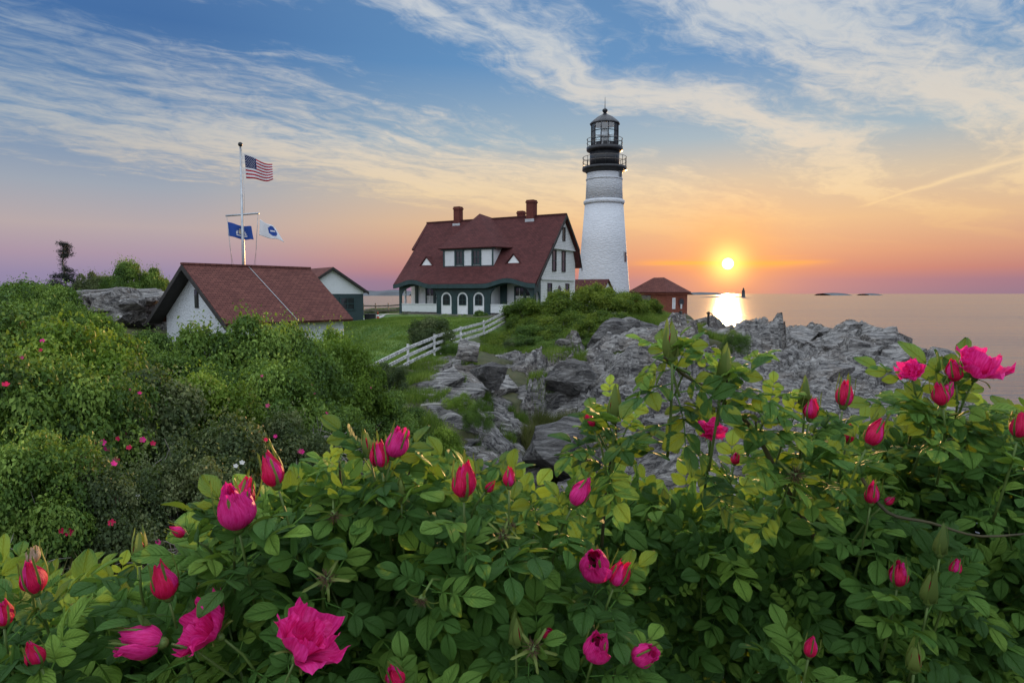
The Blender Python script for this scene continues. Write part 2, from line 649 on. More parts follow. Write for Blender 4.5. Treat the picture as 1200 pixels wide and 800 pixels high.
def mat_masonry(name, col, bw=.7, rh=.3, bump=.7):
    """painted rubble stone or brick"""
    m, T, out = material(name)
    uv = T.new('ShaderNodeTexCoord').outputs['Object']
    vor = T.new('ShaderNodeTexVoronoi', feature='DISTANCE_TO_EDGE')
    mp = T.new('ShaderNodeMapping')
    T.put(mp.inputs[0], uv)
    mp.inputs['Scale'].default_value = (1 / bw, 1 / bw, 1 / rh)
    T.put(vor.inputs['Vector'], mp.outputs[0])
    vor.inputs['Scale'].default_value = 1.0
    n = T.noise(uv, 5, 5, .6)
    h = T.math('ADD', T.smooth(vor.outputs['Distance'], 0, .18), T.math('MULTIPLY', n, .7))
    st = T.noise(uv, .5, 7, .65)
    c = T.mix(T.math('MULTIPLY', T.smooth(st, .48, .75), .35), (*col, 1), tuple(x * .62 for x in col))
    principled(T, out, c, .7, T.bump(h, bump, .05), spec=.3)
    return m


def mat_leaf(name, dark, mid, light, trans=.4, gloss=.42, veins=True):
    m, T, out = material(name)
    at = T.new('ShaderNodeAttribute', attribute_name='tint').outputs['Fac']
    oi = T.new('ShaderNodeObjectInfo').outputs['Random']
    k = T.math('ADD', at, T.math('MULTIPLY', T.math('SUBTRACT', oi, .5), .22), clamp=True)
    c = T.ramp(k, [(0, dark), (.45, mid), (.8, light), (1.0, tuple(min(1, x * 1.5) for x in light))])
    nm = None
    if veins:
        uv = T.new('ShaderNodeTexCoord').outputs['UV']
        U, V, _ = T.sep(uv)
        au = T.math('ABSOLUTE', T.math('SUBTRACT', U, .5))
        ph = T.math('SUBTRACT', T.math('MULTIPLY', V, 44.0), T.math('MULTIPLY', au, 46.0))
        w = T.math('SINE', ph)
        rib = T.smooth(au, .05, .0)
        side = T.smooth(w, .75, 1.0)
        n = T.noise(uv, 9, 4)
        ve = T.math('MAXIMUM', rib, T.math('MULTIPLY', side, .55))
        c = T.mix(T.math('MULTIPLY', ve, .5), c, tuple(min(1, x * 1.9) for x in mid))
        pn = T.noise(T.new('ShaderNodeNewGeometry').outputs['Position'], 160, 3)
        c = T.mix(T.math('MULTIPLY', T.smooth(pn, .70, .76), .7), c, (.16, .09, .03, 1))
        c = T.mix(T.math('MULTIPLY', T.smooth(n, .55, .75), .3), c, dark)
        h = T.math('SUBTRACT', T.math('MULTIPLY', n, .35), ve)
        nm = T.bump(h, .9, .005)
    b = principled(T, None, c, gloss, nm, spec=.2)
    tl = T.new('ShaderNodeBsdfTranslucent')
    T.put(tl.inputs[0], T.mix(.55, c, (.20, .30, .02, 1)))
    mx = T.new('ShaderNodeMixShader')
    mx.inputs[0].default_value = trans
    T.t.links.new(b.outputs[0], mx.inputs[1])
    T.t.links.new(tl.outputs[0], mx.inputs[2])
    T.t.links.new(mx.outputs[0], out.inputs[0])
    return m


def mat_petal(name, c1, c2, trans=.35):
    m, T, out = material(name)
    uv = T.new('ShaderNodeTexCoord').outputs['UV']
    U, V, _ = T.sep(uv)
    n = T.noise(T.comb(T.math('MULTIPLY', U, 9.0), T.math('MULTIPLY', V, 1.6), 0.0), 2.2, 5, .6)
    c = T.mix(T.smooth(n, .3, .72), (*c1, 1), (*c2, 1))
    b = principled(T, None, c, .5, T.bump(n, .5, .004), spec=.3)
    tl = T.new('ShaderNodeBsdfTranslucent')
    T.put(tl.inputs[0], c)
    mx = T.new('ShaderNodeMixShader')
    mx.inputs[0].default_value = trans
    T.t.links.new(b.outputs[0], mx.inputs[1])
    T.t.links.new(tl.outputs[0], mx.inputs[2])
    T.t.links.new(mx.outputs[0], out.inputs[0])
    return m


def mat_clap(name, col, rh=.14):
    m, T, out = material(name)
    uv = T.new('ShaderNodeTexCoord').outputs['UV']
    V = T.sep(uv)[1]
    fr = T.math('FRACT', T.math('DIVIDE', V, rh))
    n = T.noise(uv, 2.5, 6, .6)
    c = T.mix(T.math('MULTIPLY', T.smooth(n, .45, .75), .3), (*col, 1), tuple(x * .75 for x in col))
    c = T.mix(T.smooth(fr, .1, .0), c, tuple(x * .55 for x in col))
    principled(T, out, c, .6, T.bump(T.math('ADD', fr, T.math('MULTIPLY', n, .2)), .5, .02), spec=.3)
    return m


def mat_glass(name, col=(.02, .025, .03), rough=.05):
    m, T, out = material(name)
    principled(T, out, (*col, 1), rough, None, 0.0, .8)
    return m


def mat_pane():
    m, T, out = material('lantern_glass')
    b = T.new('ShaderNodeBsdfTransparent')
    b.inputs[0].default_value = (.88, .93, .95, 1)
    g = T.new('ShaderNodeBsdfGlossy')
    g.inputs['Roughness'].default_value = .03
    fr = T.new('ShaderNodeFresnel')
    fr.inputs[0].default_value = 1.5
    mx = T.new('ShaderNodeMixShader')
    T.t.links.new(T.math('ADD', fr.outputs[0], .12), mx.inputs[0])
    T.t.links.new(b.outputs[0], mx.inputs[1])
    T.t.links.new(g.outputs[0], mx.inputs[2])
    T.t.links.new(mx.outputs[0], out.inputs[0])
    return m


ROCK = mat_rock()
ROCK_SHADED = mat_rock('shaded_dark_rock', .55)  # boulders' shade put into the base colour, on top of darker wet stone
GROUND = mat_ground()
SEA = mat_sea()
ROOF = mat_shingle('red_shingle', (.078, .026, .026), (.118, .038, .036))
ROOF2 = mat_shingle('brown_shingle', (.118, .043, .037), (.178, .068, .054), .34, .17, .014, .9, .45)
BRICK = mat_shingle('brick', (.24, .075, .048), (.32, .11, .07), .24, .085, .014, .5, .45)
CHIMNEY = mat_shingle('chimney_brick', (.15, .045, .036), (.20, .062, .048), .22, .08, .012, .5, .3)
TOWERW = mat_masonry('tower_paint', (.58, .60, .63), .7, .3, .5)
STUCCO = mat_masonry('stucco', (.66, .69, .72), .25, .18, .5)
WSHINGLE = mat_shingle('white_shingle', (.66, .66, .65), (.72, .72, .71), .16, .14, .008, .5, .25)
CLAP = mat_clap('white_clapboard', (.70, .72, .74))
WHITE = simple('white_paint', (.80, .81, .82), .5, .06, 2.0, .1)
GREEN = simple('green_trim', (.022, .052, .055), .45, .15, 2.0, .1)
DGREEN = mat_clap('green_boards', (.035, .06, .065), .18)
BLACK = simple('black_iron', (.022, .023, .027), .4, .2, 3.0, .1)
DARKWOOD = simple('dark_soffit', (.03, .027, .025), .7, .2, 3.0, .1)
GREY = simple('grey_metal', (.42, .44, .46), .35, .1, 3.0, .0, .6)
WOOD = simple('weathered_rail', (.56, .56, .54), .8, .38, 6.0, .5)
OLDWOOD = simple('old_wood', (.17, .15, .135), .8, .25, 4.0, .4)
STONE = simple('step_stone', (.22, .21, .18), .8, .2, 3.0, .5)
GRAVEL = simple('gravel_path', (.40, .39, .38), .9, .18, 6.0, .5)
WINDOW = mat_glass('window_glass')
PANE = mat_pane()
CURTAIN = simple('curtain', (.55, .56, .55), .8, .1, 4.0)
LEAF = mat_leaf('rose_leaf', (.034, .090, .026, 1), (.092, .215, .042, 1), (.205, .350, .055, 1), .42, .55)
SHRUB = mat_leaf('shrub_leaf', (.036, .072, .018, 1), (.098, .190, .036, 1), (.20, .30, .058, 1), .36, .5, False)
SHRUBY = mat_leaf('bright_shrub_leaf', (.060, .115, .016, 1), (.150, .260, .030, 1), (.26, .36, .055, 1), .38, .5, False)
SHRUBD = mat_leaf('dull_shrub_leaf', (.032, .052, .022, 1), (.080, .118, .046, 1), (.150, .175, .075, 1), .30, .55, False)
MOUND = mat_leaf('mound_leaf', (.045, .085, .014, 1), (.100, .170, .022, 1), (.190, .240, .030, 1), .36, .5, False)
GRASS = mat_leaf('grass_blade', (.055, .110, .018, 1), (.115, .195, .028, 1), (.20, .26, .05, 1), .35, .5, False)
DRYGRASS = mat_leaf('dry_grass_blade', (.050, .055, .020, 1), (.095, .100, .035, 1), (.18, .16, .07, 1), .3, .6, False)
NEEDLE = simple('needle', (.016, .026, .016), .7, .2, 5.0)
TWIG = simple('grey_twig', (.26, .24, .21), .8, .25, 8.0)
CANE = simple('rose_cane', (.085, .075, .035), .7, .3, 20.0, .2)
STEM = simple('green_stem', (.10, .16, .035), .55, .2, 30.0)
SEPAL = mat_leaf('sepal_leaf', (.07, .11, .03, 1), (.13, .19, .045, 1), (.22, .27, .07, 1), .3, .5, False)
PMAG = mat_petal('magenta_petal', (.74, .008, .20), (.92, .055, .38))
PRED = mat_petal('crimson_petal', (.62, .005, .055), (.84, .018, .15))
PPINK = mat_petal('pink_petal', (.62, .05, .18), (.75, .12, .30))
PWHITE = mat_petal('white_petal', (.75, .74, .70), (.82, .80, .76))
PDRY = mat_petal('withered_petal', (.40, .27, .17), (.62, .50, .40))
SPENT = simple('spent_bloom', (.12, .065, .035), .8, .3, 90.0, .4)

# ------------------------------------------------------------------ terrain
CTRL = [
    # the camera's own bank
    (0, 0, 9.4), (-3, 0, 9.4), (3, 0, 9.4), (0, -8, 9.7), (-10, -6, 9.8), (10, -6, 9.6), (0, 2.3, 9.2), (-2, 2.2, 9.1),
    (2, 2.4, 9.3), (4, 2.3, 9.4), (-25, -10, 10.2), (25, -12, 9.0), (0, -30, 10.5), (-40, -30, 11), (40, -30, 6),
    # the drop to the cove
    (0, 5.5, 7.0), (2.5, 6, 6.8), (-1.6, 6, 7.2), (0, 13, 4.2), (2, 18, 3.6), (5, 18, 3.2), (10, 17, 1.6), (17, 15, -.5),
    (8, 4, 8.4), (8, 9, 4.0), (14, 4, 7.0), (14, 10, 1.0), (22, 2, 5.5), (26, 9, -.6), (32, 18, -2.5), (45, 0, -1.5), (55, -20, -1.5),
    (60, 30, -4), (60, 90, -4),
    # the left bank of the cove
    (-3.3, 6.6, 8.0), (-3.4, 9, 7.8), (-3.1, 13, 7.0), (-2.5, 19, 6.2), (-6, 7, 8.5), (-6, 11, 8.4), (-8, 10, 8.5), (-7, 16, 8.0),
    (-11, 14, 8.6), (-10, 22, 7.8), (-6.5, 23, 7.2), (-16, 20, 8.6), (-12, 3, 9.4), (-22, 26, 9.2), (-30, 15, 10),
    (-5.85, 28, 6.95), (-5.03, 33, 7.4), (-3.2, 41, 7.75), (-2.0, 46, 7.95), (-.3, 51, 8.7), (-15, 32, 7.6),
    (-8, 34, 7.7), (-8, 41, 8.35), (-8, 48, 8.7), (-12, 55, 8.8), (-18, 55, 8.7), (-14, 44, 7.8),
    (-26, 36, 9.4), (-32, 46, 10.0), (-42, 50, 10.4), (-60, 40, 10.6), (-90, 60, 10.5), (-100, 0, 10.8), (-28, 60, 9.6), (-50, 90, 9),
    (-100, 110, 8.5), (-30, 85, 8.6), (-20, 70, 8.8), (-10, 80, 8.9),
    # rock ridge and gully in the middle
    (-3.4, 34, 7.1), (-2.0, 38, 7.3), (-4.3, 37.5, 7.6), (-2.6, 36, 7.1), (-3.0, 28, 6.9), (-1.2, 26, 6.5), (-.4, 21, 5.8), (-2.3, 24, 6.6), (1.25, 25, 4.3), (1.6, 29, 4.9),
    (1.5, 21, 3.8), (2.4, 33, 6.0), (4.0, 32, 6.6), (3.2, 26, 5.4), (7.5, 30, 5.8), (7.6, 22, 4.6), (10.8, 36, 6.2), (8.4, 42, 7.2),
    (5.0, 43, 7.8), (1.6, 40, 7.3), (1.0, 46, 7.6), (2.6, 47, 7.7), (5.2, 46.8, 7.7), (.4, 43.5, 7.3), (3.2, 44.2, 7.4), (7.4, 47.5, 7.8), (5.0, 50, 8.4), (8.5, 52, 9.1), (10.0, 56, 9.2), (13, 57, 8.7), (15.8, 54, 7.4),
    (12, 62, 9.0), (13, 44, 6.9), (12, 28, 3.6), (16, 24, .5), (2, 60, 9.0), (11.5, 86, 9.0), (6, 95, 8.8),
    # the headland at the right
    (21.9, 65, 6.9), (27.2, 66, 7.5), (32, 64, 6.7), (34.5, 60, 5.4), (36.3, 57, 4.3), (35.6, 53, 3.3), (21.5, 52, 6.1), (23, 46, 4.7),
    (23.1, 42, 3.7), (18.4, 42, 4.6), (15, 40, 5.0), (16.5, 33, 2.6), (18, 60, 6.9), (23, 75, 6.4), (20, 80, 7.9), (26, 72, 6.4),
    (27, 82, 2.0), (33, 74, 1.0), (40, 66, -2), (42, 55, -2.5), (38, 45, -2.5), (31, 37, -2.2), (25, 29, -2.2), (20, 30, 0.4),
    (28, 92, -2), (20, 97, 3), (20, 108, -3), (8, 110, 4), (8, 122, -3), (-10, 118, 4), (-10, 130, -3), (-60, 140, 3), (-60, 155, -4),
    (-120, 160, -4), (-120, 130, 5), (60, 130, -5), (30, 150, -5),
]
_C = np.array(CTRL, float)


def _tps(r2):
    return np.where(r2 > 1e-9, .5 * r2 * np.log(np.maximum(r2, 1e-9)), 0)


def _fit():
    n = len(_C)
    d = ((_C[:, None, :2] - _C[None, :, :2]) ** 2).sum(-1)
    A = np.zeros((n + 3, n + 3))
    A[:n, :n] = _tps(d) + np.eye(n) * .6
    A[:n, n] = 1
    A[:n, n + 1:] = _C[:, :2]
    A[n:, :n] = A[:n, n:].T
    b = np.zeros(n + 3)
    b[:n] = _C[:, 2]
    return np.linalg.solve(A, b)


_W = _fit()
FLATS = [(-2.2, 66.0, 10.0, 9.0), (11.5, 86.0, 5.0, 9.0), (17.3, 83.5, 4.0, 8.45), (-14.6, 43.2, 5.5, 7.4), (-16.5, 60.5, 4.5, 8.62)]


def ground_z(x, y):
    x = np.asarray(x, float)
    y = np.asarray(y, float)
    sh = x.shape
    x, y = x.ravel(), y.ravel()
    z = np.zeros(x.shape)
    n = len(_C)
    for i in range(0, len(x), 40000):
        s = slice(i, i + 40000)
        d = (x[s, None] - _C[None, :, 0]) ** 2 + (y[s, None] - _C[None, :, 1]) ** 2
        z[s] = _tps(d) @ _W[:n] + _W[n] + _W[n + 1] * x[s] + _W[n + 2] * y[s]
    for cx, cy, r, zz in FLATS:
        k = np.clip((1.45 - np.hypot(x - cx, y - cy) / r) / .45, 0, 1)
        k = k * k * (3 - 2 * k)
        z = z * (1 - k) + zz * k
    return np.clip(z, -6, 14).reshape(sh)


def gz(x, y):
    return float(ground_z(np.array([x]), np.array([y]))[0])


def blob(x, y, pts):
    """soft union of discs (x, y, r)"""
    m = np.zeros(x.shape)
    for cx, cy, r in pts:
        d = np.hypot(x - cx, y - cy) / r
        m = np.maximum(m, np.clip((1.25 - d) / .5, 0, 1))
    return m


ROCKY = [(5, 8, 3), (9, 6.5, 4), (14, 6, 4.5), (20, 10, 5), (25, 18, 7), (1.5, 38, 1.9), (.4, 41, 1.5), (3.2, 40, 1.6), (-2.6, 35, 2.4), (-2.0, 30, 2.4), (-1.0, 25, 2.2), (-.2, 20.5, 2.2), (2.8, 33, 2.6), (4, 29, 3.5), (5.5, 35, 4.2), (7, 30, 4.5), (8, 39, 3.6),
         (3, 22, 2.6), (6, 24, 4), (8, 19, 4), (11, 30, 5), (12, 38, 4.5), (13, 46, 3.8), (3.6, 14, 3), (9, 12, 4.5), (16, 42, 5), (20, 50, 6), (19, 57, 4.4),
         (24, 58, 6), (22, 66, 5), (28, 62, 7), (32, 58, 6), (36, 58, 5), (26, 48, 6), (25, 70, 6), (28, 72, 7), (23.5, 77, 3.6), (26, 82, 5), (20, 92, 4.5), (17, 30, 6),
         (20, 38, 6), (24, 44, 6), (16, 10, 5), (22, 6, 6), (30, 14, 8), (34, 66, 6), (40, 58, 6), (34, 48, 6), (2, 13.5, 3.2), (-1.6, 7.6, 1.2), (-1.8, 10.5, 1.2),
         (5.2, 42.2, 2.0), (8.2, 44.2, 1.8), (10.2, 47, 1.4)]
NOROCK = [(1.3, 26.0, .9), (1.7, 28.5, 1.0), (6.6, 38.2, 1.1), (15.2, 54.5, 2.4)]
LAWN = [(-9, 46, 6), (-6, 40, 3.6), (-7, 52, 6), (-13, 56, 6), (-3, 50, 3), (-6.5, 35, 2.4), (-4.5, 37, 1.4), (-14, 66, 9), (-20, 56, 6), (-10, 38, 3), (-25, 66, 10), (5, 62, 6), (13, 62, 4), (4, 70, 5),
        (13.5, 58, 3.5), (15.5, 62, 3.2)]


def rock_relief(x, y):
    a = R(32)
    u = x * math.cos(a) + y * math.sin(a)
    v = -x * math.sin(a) + y * math.cos(a)
    u = u + .5 * fbm(x * .3, y * .3, 3, 40)
    v = v + .5 * fbm(x * .3, y * .3, 3, 50)
    h = np.zeros(x.shape)
    for su, sv, amp, tilt, crk, s in ((9.5, 4.4, .55, .22, .35, 70), (4.6, 2.0, .40, .34, .30, 10), (2.2, .95, .20, .32, .14, 20), (.9, .36, .06, .22, .05, 30)):
        ha, hb, hc, ox, oy, f = cells(u / su, v / sv, s)
        h += amp * (ha - .5) * 1.6 + (hb - .35) * tilt * 2 * ox * su + (hc - .65) * tilt * 2.4 * oy * sv
        h -= crk * np.exp(-f / .06)
    for per, amp, s in ((1.9, .42, 80), (.62, .15, 84)):
        q = v / per + .35 * fbm(u * .12, v * .25, 3, s) + .06 * u
        f = q - np.floor(q)
        k = .55 + .45 * vnoise(u * .35, np.floor(q) * 1.7, s + 2)
        h += amp * k * (np.where(f < .86, f / .86, (1 - f) / .14) - .5)
    h += .05 * fbm(x * 1.7, y * 1.7, 4, 60)
    return h


def terrain_grid():
    def axis(parts):
        out = []
        for a, b, s in parts:
            out += list(np.arange(a, b, s))
        return np.array(out + [parts[-1][1]])
    xs = axis([(-130, -34, 4), (-34, -8, .7), (-8, -4.5, .35), (-4.5, 26, .13), (26, 40, .22), (40, 60, 3)])
    ys = axis([(-30, 0, 2.5), (0, 16, .35), (16, 48, .14), (48, 80, .24), (80, 126, 1.5), (126, 160, 5)])
    X, Y = np.meshgrid(xs, ys)
    Z = ground_z(X, Y)
    rock = np.clip(blob(X, Y, ROCKY) - 1.2 * blob(X, Y, NOROCK), 0, 1)
    for cx, cy, r, zz in FLATS:
        rock *= np.clip((np.hypot(X - cx, Y - cy) / r - 1.0) / .5, 0, 1)
    lawn = blob(X, Y, LAWN)
    sel = rock > .01
    rel = np.zeros(X.shape)
    rel[sel] = rock_relief(X[sel], Y[sel])
    rel = np.where((X < .8) & (Y > 17), np.minimum(rel, .45) * .8, rel)
    Z = Z + rel * rock + (1 - rock) * (1 - lawn) * .10 * fbm(X * .5, Y * .5, 4, 5) + lawn * .04 * fbm(X * .4, Y * .4, 3, 6)
    return xs, ys, X, Y, Z, rock, lawn


XS, YS, GX, GY, GZ, GROCK, GLAWN = terrain_grid()
ny, nx = GX.shape
idx = np.arange(nx * ny).reshape(ny, nx)
F = np.stack([idx[:-1, :-1], idx[:-1, 1:], idx[1:, 1:], idx[1:, :-1]], -1).reshape(-1, 4)
me = mesh_np('ground', np.stack([GX, GY, GZ], -1).reshape(-1, 3), F, GROUND)
for nm_, arr in (('rock', GROCK), ('lawn', GLAWN)):
    at = me.attributes.new(nm_, 'FLOAT', 'POINT')
    at.data.foreach_set('value', arr.ravel().astype(np.float32))
ground = tag(link('ground', me), 'rocky green headland with a cove between grassy banks', kind='structure')


def surf(x, y):
    """height of the finished ground sheet"""
    x = np.asarray(x, float)
    y = np.asarray(y, float)
    i = np.clip(np.searchsorted(XS, x) - 1, 0, nx - 2)
    j = np.clip(np.searchsorted(YS, y) - 1, 0, ny - 2)
    fx = np.clip((x - XS[i]) / (XS[i + 1] - XS[i]), 0, 1)
    fy = np.clip((y - YS[j]) / (YS[j + 1] - YS[j]), 0, 1)
    return (GZ[j, i] * (1 - fx) * (1 - fy) + GZ[j, i + 1] * fx * (1 - fy) + GZ[j + 1, i] * (1 - fx) * fy + GZ[j + 1, i + 1] * fx * fy)


def sf(x, y):
    return float(surf(np.array([x]), np.array([y]))[0])


# sea, far shores and islands
S = 40000.0
sea = tag(MB().add([(-S, -S, 0), (S, -S, 0), (S, S, 0), (-S, S, 0)], [(0, 1, 2, 3)]).build('sea', SEA), 'calm pale sea reaching the horizon', kind='structure')


def land_strip(name, pts, depth, label, mat):
    """a low shore: crest heights along a line of (px, py_top, distance)"""
    top, V, Fs = [], [], []
    n = len(pts)
    for k, (px_, py_, d_) in enumerate(pts):
        p = P(px_, py_, d_)
        for (f_, zf) in ((-.5, -0.5), (-.2, .7), (0, 1.0), (.3, .75), (.5, -.5)):
            V.append((p.x, p.y + f_ * depth, p.z * zf if zf > 0 else -1.0))
    for k in range(n - 1):
        for j in range(4):
            a = k * 5 + j
            Fs.append((a, a + 5, a + 6, a + 1))
    return tag(link(name, mesh_np(name, V, Fs, mat)), label, kind='structure')


FARLAND = simple('far_land', (.10, .11, .12), .9, .2, .01)
rr = random.Random(3)
land_strip('distant_shore', [(400 + k * 8, 341.0 - 1.6 * math.sin(k * .6) ** 2, 3800) for k in range(12)], 600, 'low wooded shore far across the bay left of the house', FARLAND)
land_strip('far_hill', [(-160 + k * 24, 330 - 3 * math.sin(k * .5) + k * .55, 2200) for k in range(17)], 500, 'far low hill behind the tree at the left', FARLAND)
land_strip('far_island', [(806 + k * 5, 343.0 - .7 * (1 - abs(k - 3) / 4), 6500) for k in range(8)], 500, 'far faint land on the horizon right of the brick hut', FARLAND)
land_strip('far_island', [(964 + k * 3, 344.0 - .9 * math.sin(math.pi * (k + .5) / 9) ** .6, 4200) for k in range(9)], 260, 'low dark island on the horizon', FARLAND)
land_strip('far_island', [(1012 + k * 3, 344.4 - .7 * math.sin(math.pi * (k + .5) / 6), 4400) for k in range(6)], 200, 'tiny dark island on the horizon', FARLAND)
land_strip('rock_ledge_island', [(818 + k * 4, 348.6 - 1.5 * math.sin(math.pi * (k + .3) / 16) ** .8, 1950) for k in range(16)], 70, 'flat dark ledge that carries the far lighthouse', FARLAND)

# a small lighthouse on the far ledge
p = P(871, 348.5, 1950)
t = empty('far_lighthouse', (p.x, p.y, 0), label='small dark lighthouse on a ledge far out at sea', cat='lighthouse')
MB().lathe([(5.5, -2), (5.0, 6), (3.9, 20), (4.5, 20.2), (4.5, 21)], 16).build('tower', FARLAND, t)
MB().lathe([(2.3, 21), (2.3, 24.5)], 10).build('lantern', BLACK, t)
MB().lathe([(3.0, 24.5), (1.4, 26.4), (.2, 28)], 10).build('roof', BLACK, t)

# ------------------------------------------------------------------ lighthouse
def lighthouse():
    D = 86.0
    bx = P(707, 340, D).x

    def zr(row):
        return P(707, row, D).z - 9.0

    def rad(w):
        return w / 800.0 * D / 2
    t = empty('lighthouse', (bx, D, 9.0), label='tall white stone lighthouse with black lantern room beside the house', cat='lighthouse')
    zb, z1, z2 = 0.0, zr(238), zr(197)
    body = MB().lathe([(rad(66), -.4), (rad(60.5), zr(339)), (rad(52), zr(288)), (rad(44.2), z1)], 48).build('tower_wall', TOWERW, t)
    up = MB().lathe([(rad(43), z1 + .25), (rad(41.4), zr(214)), (rad(40.2), z2)], 48).build('upper_wall', TOWERW, t)
    MB().lathe([(rad(45.4), z1 - .22), (rad(47.6), z1 - .05), (rad(47.6), z1 + .2), (rad(44), z1 + .36)], 48).build('belt_course', TOWERW, t)
    MB().lathe([(rad(42.0), zr(211.6)), (rad(42.8), zr(211.2)), (rad(42.8), zr(210.2)), (rad(41.6), zr(209.8))], 48).build('belt_course', TOWERW, t)
    MB().lathe([(rad(41), zr(203.5)), (rad(46), zr(200.5)), (rad(51), zr(200)), (rad(51), zr(196.5)), (rad(33), zr(196.3))], 40).build('gallery_deck', BLACK, t)
    wr = MB().lathe([(rad(34), zr(197)), (rad(34), zr(177))], 32).build('watch_room', BLACK, t)
    MB().lathe([(rad(35), zr(178.6)), (rad(41), zr(177)), (rad(41.6), zr(176)), (rad(41.6), zr(173.2)), (rad(31), zr(172.9))], 40).build('lantern_deck', BLACK, t)

    def railing(r, z0, h, n):
        rail = MB()
        for hh in (h, h * .55):
            pts = [(r * math.cos(2 * math.pi * k / 40), r * math.sin(2 * math.pi * k / 40), z0 + hh) for k in range(41)]
            rail.tube(pts, .035, 5)
        o = rail.build('railing', OLDWOOD, t)
        for k in range(n):
            a = 2 * math.pi * (k + .3) / n
            MB().tube([(r * math.cos(a), r * math.sin(a), z0), (r * math.cos(a), r * math.sin(a), z0 + h)], .035, 5).build('baluster', BLACK, o)
    railing(rad(50), zr(196.5), zr(185) - zr(196.5), 14)
    railing(rad(40.6), zr(173.2), zr(163.5) - zr(173.2), 12)
    # lantern room: twelve sides, three tiers of panes
    n = 12
    rl = rad(31.5)
    lz0, lz1 = zr(173), zr(145.5)
    ln = MB().lathe([(rl * .99, lz0), (rl * .99, lz0 + .5)], n, smooth=False).build('lantern_base', BLACK, t)
    fr = MB()
    for k in range(n):
        a = 2 * math.pi * k / n + .13
        c = (rl * math.cos(a), rl * math.sin(a))
        fr.tube([(c[0], c[1], lz0), (c[0], c[1], lz1)], .055, 4, False)
    for f in (0.02, .34, .66, .98):
        z = lz0 + (lz1 - lz0) * f
        fr.tube([(rl * math.cos(2 * math.pi * k / n + .13), rl * math.sin(2 * math.pi * k / n + .13), z) for k in range(n + 1)], .05, 4, False)
    lf = fr.build('lantern_frame', BLACK, t)
    for k in range(n):
        a0, a1 = (2 * math.pi * q / n + .13 for q in (k, k + 1))
        for (f0, f1) in ((.03, .33), (.35, .65), (.67, .97)):
            za, zb_ = lz0 + (lz1 - lz0) * f0, lz0 + (lz1 - lz0) * f1
            r2 = rl * .985
            vs = [(r2 * math.cos(a), r2 * math.sin(a), z) for a, z in ((a0, za), (a1, za), (a1, zb_), (a0, zb_))]
            dark = k == 10
            MB().add(vs, [(0, 1, 2, 3)]).build('pane', BLACK if dark else PANE, lf)
    lens = MB().lathe([(.3, lz0 + .2), (.42, lz0 + .8), (.55, lz0 + 1.2), (.6, lz0 + 1.6), (.5, lz0 + 2.0), (.25, lz0 + 2.3)], 16).build('lamp', GREY, t)
    rf = MB().lathe([(rad(34.5), zr(146.3)), (rad(34.8), zr(145.2)), (rad(31), zr(143)), (rad(18), zr(137.5)), (rad(7), zr(134.4)), (rad(4.5), zr(133.2))], 12, smooth=False).build('roof', BLACK, t)
    MB().lathe([(.18, zr(133.8)), (.2, zr(132)), (.30, zr(131)), (.34, zr(129.6)), (.28, zr(128.2)), (.1, zr(127.2))], 16).build('ventilator_ball', BLACK, rf)
    MB().tube([(0, 0, zr(127.6)), (0, 0, zr(114))], [.05, .02], 6).build('lightning_rod', BLACK, rf)
    # the two small windows on the right hand side
    for (px_, row, w, h, rr_) in ((730, 302, .5, 1.15, rad(54.2)), (724.6, 206.5, .5, .8, rad(40.9))):
        xl = P(px_, row, D).x - bx
        xl = min(xl, rr_ * .93)
        ang = -math.acos(max(-1, min(1, xl / rr_)))
        M = Matrix.Rotation(ang, 4, 'Z')
        z = zr(row)
        wi = MB().box(rr_ - .25, rr_ + .06, -w / 2 - .08, w / 2 + .08, z - h / 2 - .08, z + h / 2 + .08, M).build('window_frame', GREY, t)
        MB().box(rr_ + .03, rr_ + .075, -w / 2, w / 2, z - h / 2, z + h / 2, M).build('pane', WINDOW, wi)
    return t


lighthouse()


# ------------------------------------------------------------------ keeper's house
def arch_poly(x0, x1, z0, zs, zt, n=12):
    """outline of an opening with a (semi-elliptic) arched head"""
    cx, a, b = (x0 + x1) / 2, (x1 - x0) / 2, zt - zs
    pts = [(x0, z0), (x1, z0), (x1, zs)]
    for k in range(1, n):
        q = math.pi * k / n
        pts.append((cx + a * math.cos(q), zs + b * math.sin(q)))
    pts.append((x0, zs))
    return pts


def panel_with_openings(x0, x1, z0, ztop, openings, y0, y1, n=14):
    """a wall between x0..x1 standing on z0 with arched openings (ox0, ox1, oz0, ozs, ozt); ztop is a function of x"""
    mb = MB()
    cuts = {x0, x1}
    for (a, b, c, d, e) in openings:
        for k in range(n + 1):
            cuts.add(round((a + b) / 2 - (b - a) / 2 * math.cos(math.pi * k / n), 5))
    k = x0
    while k < x1:
        cuts.add(round(k, 5))
        k += .4
    xs = sorted(cuts)
    for xa, xb in zip(xs[:-1], xs[1:]):
        if xb - xa < 1e-4:
            continue
        xm = (xa + xb) / 2
        op = [o for o in openings if o[0] < xm < o[1]]

        def head(x, o):
            c, h = (o[0] + o[1]) / 2, (o[1] - o[0]) / 2
            q = max(0.0, 1 - ((x - c) / h) ** 2)
            return o[3] + (o[4] - o[3]) * math.sqrt(q)
        if not op:
            mb.prism([(xa, z0), (xb, z0), (xb, ztop(xb)), (xa, ztop(xa))], 'y', y0, y1)
        else:
            o = op[0]
            if o[2] > z0 + .01:
                mb.prism([(xa, z0), (xb, z0), (xb, o[2]), (xa, o[2])], 'y', y0, y1)
            mb.prism([(xa, head(xa, o)), (xb, head(xb, o)), (xb, ztop(xb)), (xa, ztop(xa))], 'y', y0, y1)
    return mb


